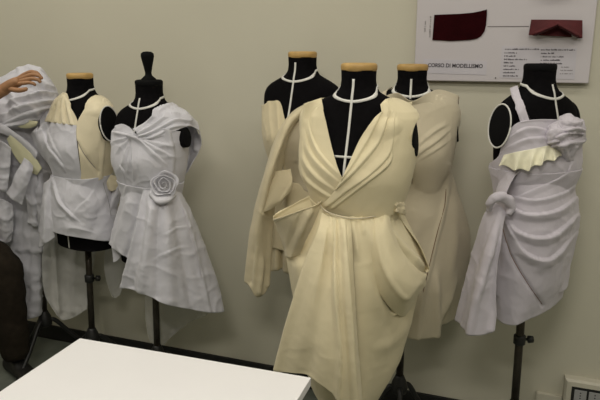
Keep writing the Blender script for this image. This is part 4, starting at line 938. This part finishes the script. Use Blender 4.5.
# hand as its own continuous surface rooted in the wrist
hb = [[(Q(1, 91.5, .11), .026), (Q(6, 88, .112), .027), (Q(12, 84.5, .114), (.036, .026)), (Q(18, 81.5, .114), (.038, .024)), (Q(22, 80, .114), (.034, .019))]]
hd = skinned('hand', hb, M['skin'], bd)
def finger(pts, r): return skinned('finger', [[(p, rr) for p, rr in zip(pts, r)]], M['skin'], hd, 2)
finger([Q(16, 80, .10), Q(24, 74.8, .098), Q(31, 71.5, .10), Q(37, 72.8, .105), Q(40.5, 76.5, .108)], (.010, .0105, .0095, .0088, .0075))
finger([Q(16, 81, .112), Q(25, 77, .114), Q(33, 74.2, .118), Q(39.5, 75.8, .122), Q(42.5, 79.5, .122)], (.010, .0108, .0098, .009, .0076))
finger([Q(16, 82.5, .122), Q(25, 80, .128), Q(32.5, 78.4, .132), Q(38.5, 79.8, .134), Q(41, 83, .132)], (.010, .0104, .0095, .0086, .0073))
finger([Q(15, 84, .13), Q(23, 83.2, .14), Q(29, 82.4, .143), Q(34, 83.6, .143), Q(36, 86, .14)], (.0095, .0095, .0085, .0078, .0067))
finger([Q(8, 88, .12), Q(13, 89.5, .14), Q(19, 90.5, .148), Q(25, 89.5, .146), Q(28, 88.2, .142)], (.012, .0125, .0115, .010, .008))
# clothes
trs = skinned('trousers', [[(pel+np.array([0, 0, .05]), (.15, .125)), (pel, (.155, .13))], [1, (hip, .115), ((hip+knee)/2, .098), (knee+RV*.005, .088), (knee*.72+ankle*.28, .083), (knee*.35+ankle*.65, .079), (ankle+np.array([0, 0, -.02]), .076)],
               [1, (hip2, .115), ((hip2+knee2)/2, .095), (knee2, .08), ((knee2+ank2)/2, .075), (ank2+np.array([0, 0, -.02]), .072)]], M['trouser'], ppl)
for v in trs.data.vertices:
    n3 = mnoise.fractal(Vector((v.co.x*7, v.co.y*7, v.co.z*22)), .9, 2, 3); v.co += v.normal*n3*.010
skinned('shirt', [[(pel+np.array([0, 0, .02]), (.16, .132)), (wst, (.15, .125)), (chest, (.172, .13)), (nck-np.array([0, 0, .03]), .07)], [2, (sho, .085), ((sho+elbow)/2, .064), (elbow*.9+sho*.1, .056)], [2, (sho2, .085), ((sho2+elb2)/2, .064), (elb2, .054)]], M['shirt'], ppl)
def shoe(name, a, dirv):
    d = dirv/np.linalg.norm(dirv); s_ = np.cross([0, 0, 1.0], d); rows = []
    prof = [(-.085, .010, .012), (-.08, .033, .075), (-.04, .038, .10), (.02, .040, .095), (.07, .045, .068), (.12, .046, .055), (.165, .038, .045), (.19, .022, .032), (.197, .006, .02)]
    for (u_, wd, h) in prof:
        row = []
        for k in range(16):
            th = 2*PI*k/16; z = h/2+.002+h/2*math.sin(th); z = max(z, .002); ww = wd*math.copysign(abs(math.cos(th))**.7, math.cos(th))
            row.append(np.array([a[0], a[1], 0])+d*u_+s_*ww+np.array([0, 0, z]))
        rows.append(row)
    G = cr(np.array(rows), 30); nv, nu, _ = G.shape
    Fc = [(j*nu+i, j*nu+(i+1) % nu, (j+1)*nu+(i+1) % nu, (j+1)*nu+i) for j in range(nv-1) for i in range(nu)]+[tuple(range(nu)), tuple(reversed(range((nv-1)*nu, nv*nu)))]
    return mk(name, G.reshape(-1, 3), Fc, M['shoe'], ppl)
shoe('shoe', ankle, RV*.75-FH*.6); shoe('shoe', ank2, RV-FH*.25)
# face and hair (outside the frame, but the figure is whole)
bm = bmesh.new(); bmesh.ops.create_uvsphere(bm, u_segments=24, v_segments=14, radius=1)
for v in bm.verts:
    c = np.array(v.co); p = head+np.array([0, 0, .035])-RV*.014+RV*c[0]*.10+FH*c[1]*.092+np.array([0, 0, c[2]*.105])
    if c[2] < -.1 and c[0] > 0: p = p-RV*.05*c[0]
    v.co = Vector(p)
bmesh.ops.delete(bm, geom=[v for v in bm.verts if v.co.z < head[2]-.03], context='VERTS'); from_bm('hair', bm, M['hair'], ppl, True)
def ball(name, c, r, m, parent, sx=1):
    bm = bmesh.new(); bmesh.ops.create_uvsphere(bm, u_segments=14, v_segments=10, radius=r)
    for v in bm.verts: v.co = Vector(c)+Vector(RV)*v.co.x*sx+Vector(FH)*v.co.y+Vector((0, 0, v.co.z))
    return from_bm(name, bm, m, parent, True)
for s_ in (-1, 1):
    ball('eye', head+RV*.076+FH*.032*s_+np.array([0, 0, .0]), .012, M['eye'], bd); ball('ear', head-RV*.0+FH*.080*s_, .02, M['skin'], bd)
tube('nose', [tuple(head+RV*.08+np.array([0, 0, .005])), tuple(head+RV*.095-np.array([0, 0, .03])), tuple(head+RV*.082-np.array([0, 0, .042]))], [.007, .013, .009], M['skin'], bd)
tube('mouth', [tuple(head+RV*.072-FH*.024-np.array([0, 0, .068])), tuple(head+RV*.08-np.array([0, 0, .068])), tuple(head+RV*.072+FH*.024-np.array([0, 0, .068]))], [.004, .007, .004], M['lip'], bd)

# ================================================================== light
def area(name, loc, size, power, col, rot=(0, 0, 0)):
    l = bpy.data.lights.new(name, 'AREA'); l.shape = 'RECTANGLE'; l.size, l.size_y = size; l.energy = power; l.color = col
    o = bpy.data.objects.new(name, l); COL.objects.link(o); o.location = loc; o.rotation_euler = rot; return o
warm = (1.0, .95, .84)
for x_, y_, p_ in ((-2.6, -.8, 6.0), (-1.3, -.8, 4.5), (0, -.8, 2.8), (1.3, -.8, 7.5), (-2.6, -1.7, 12), (-1.3, -1.7, 7), (0, -1.7, 9.5), (2.6, -1.7, 6), (-.2, -3.0, 29), (2.0, -3.0, 7)):
    area('ceiling_lamp', (x_, y_, 2.9), (.9, .2), p_, warm)
wd = bpy.data.worlds.new('world'); SC.world = wd; wd.use_nodes = True
wd.node_tree.nodes['Background'].inputs[0].default_value = (.5, .5, .5, 1); wd.node_tree.nodes['Background'].inputs[1].default_value = .02
SC.view_settings.view_transform = 'Standard'; SC.view_settings.look = 'None'; SC.view_settings.gamma = 1; SC.view_settings.exposure = .05
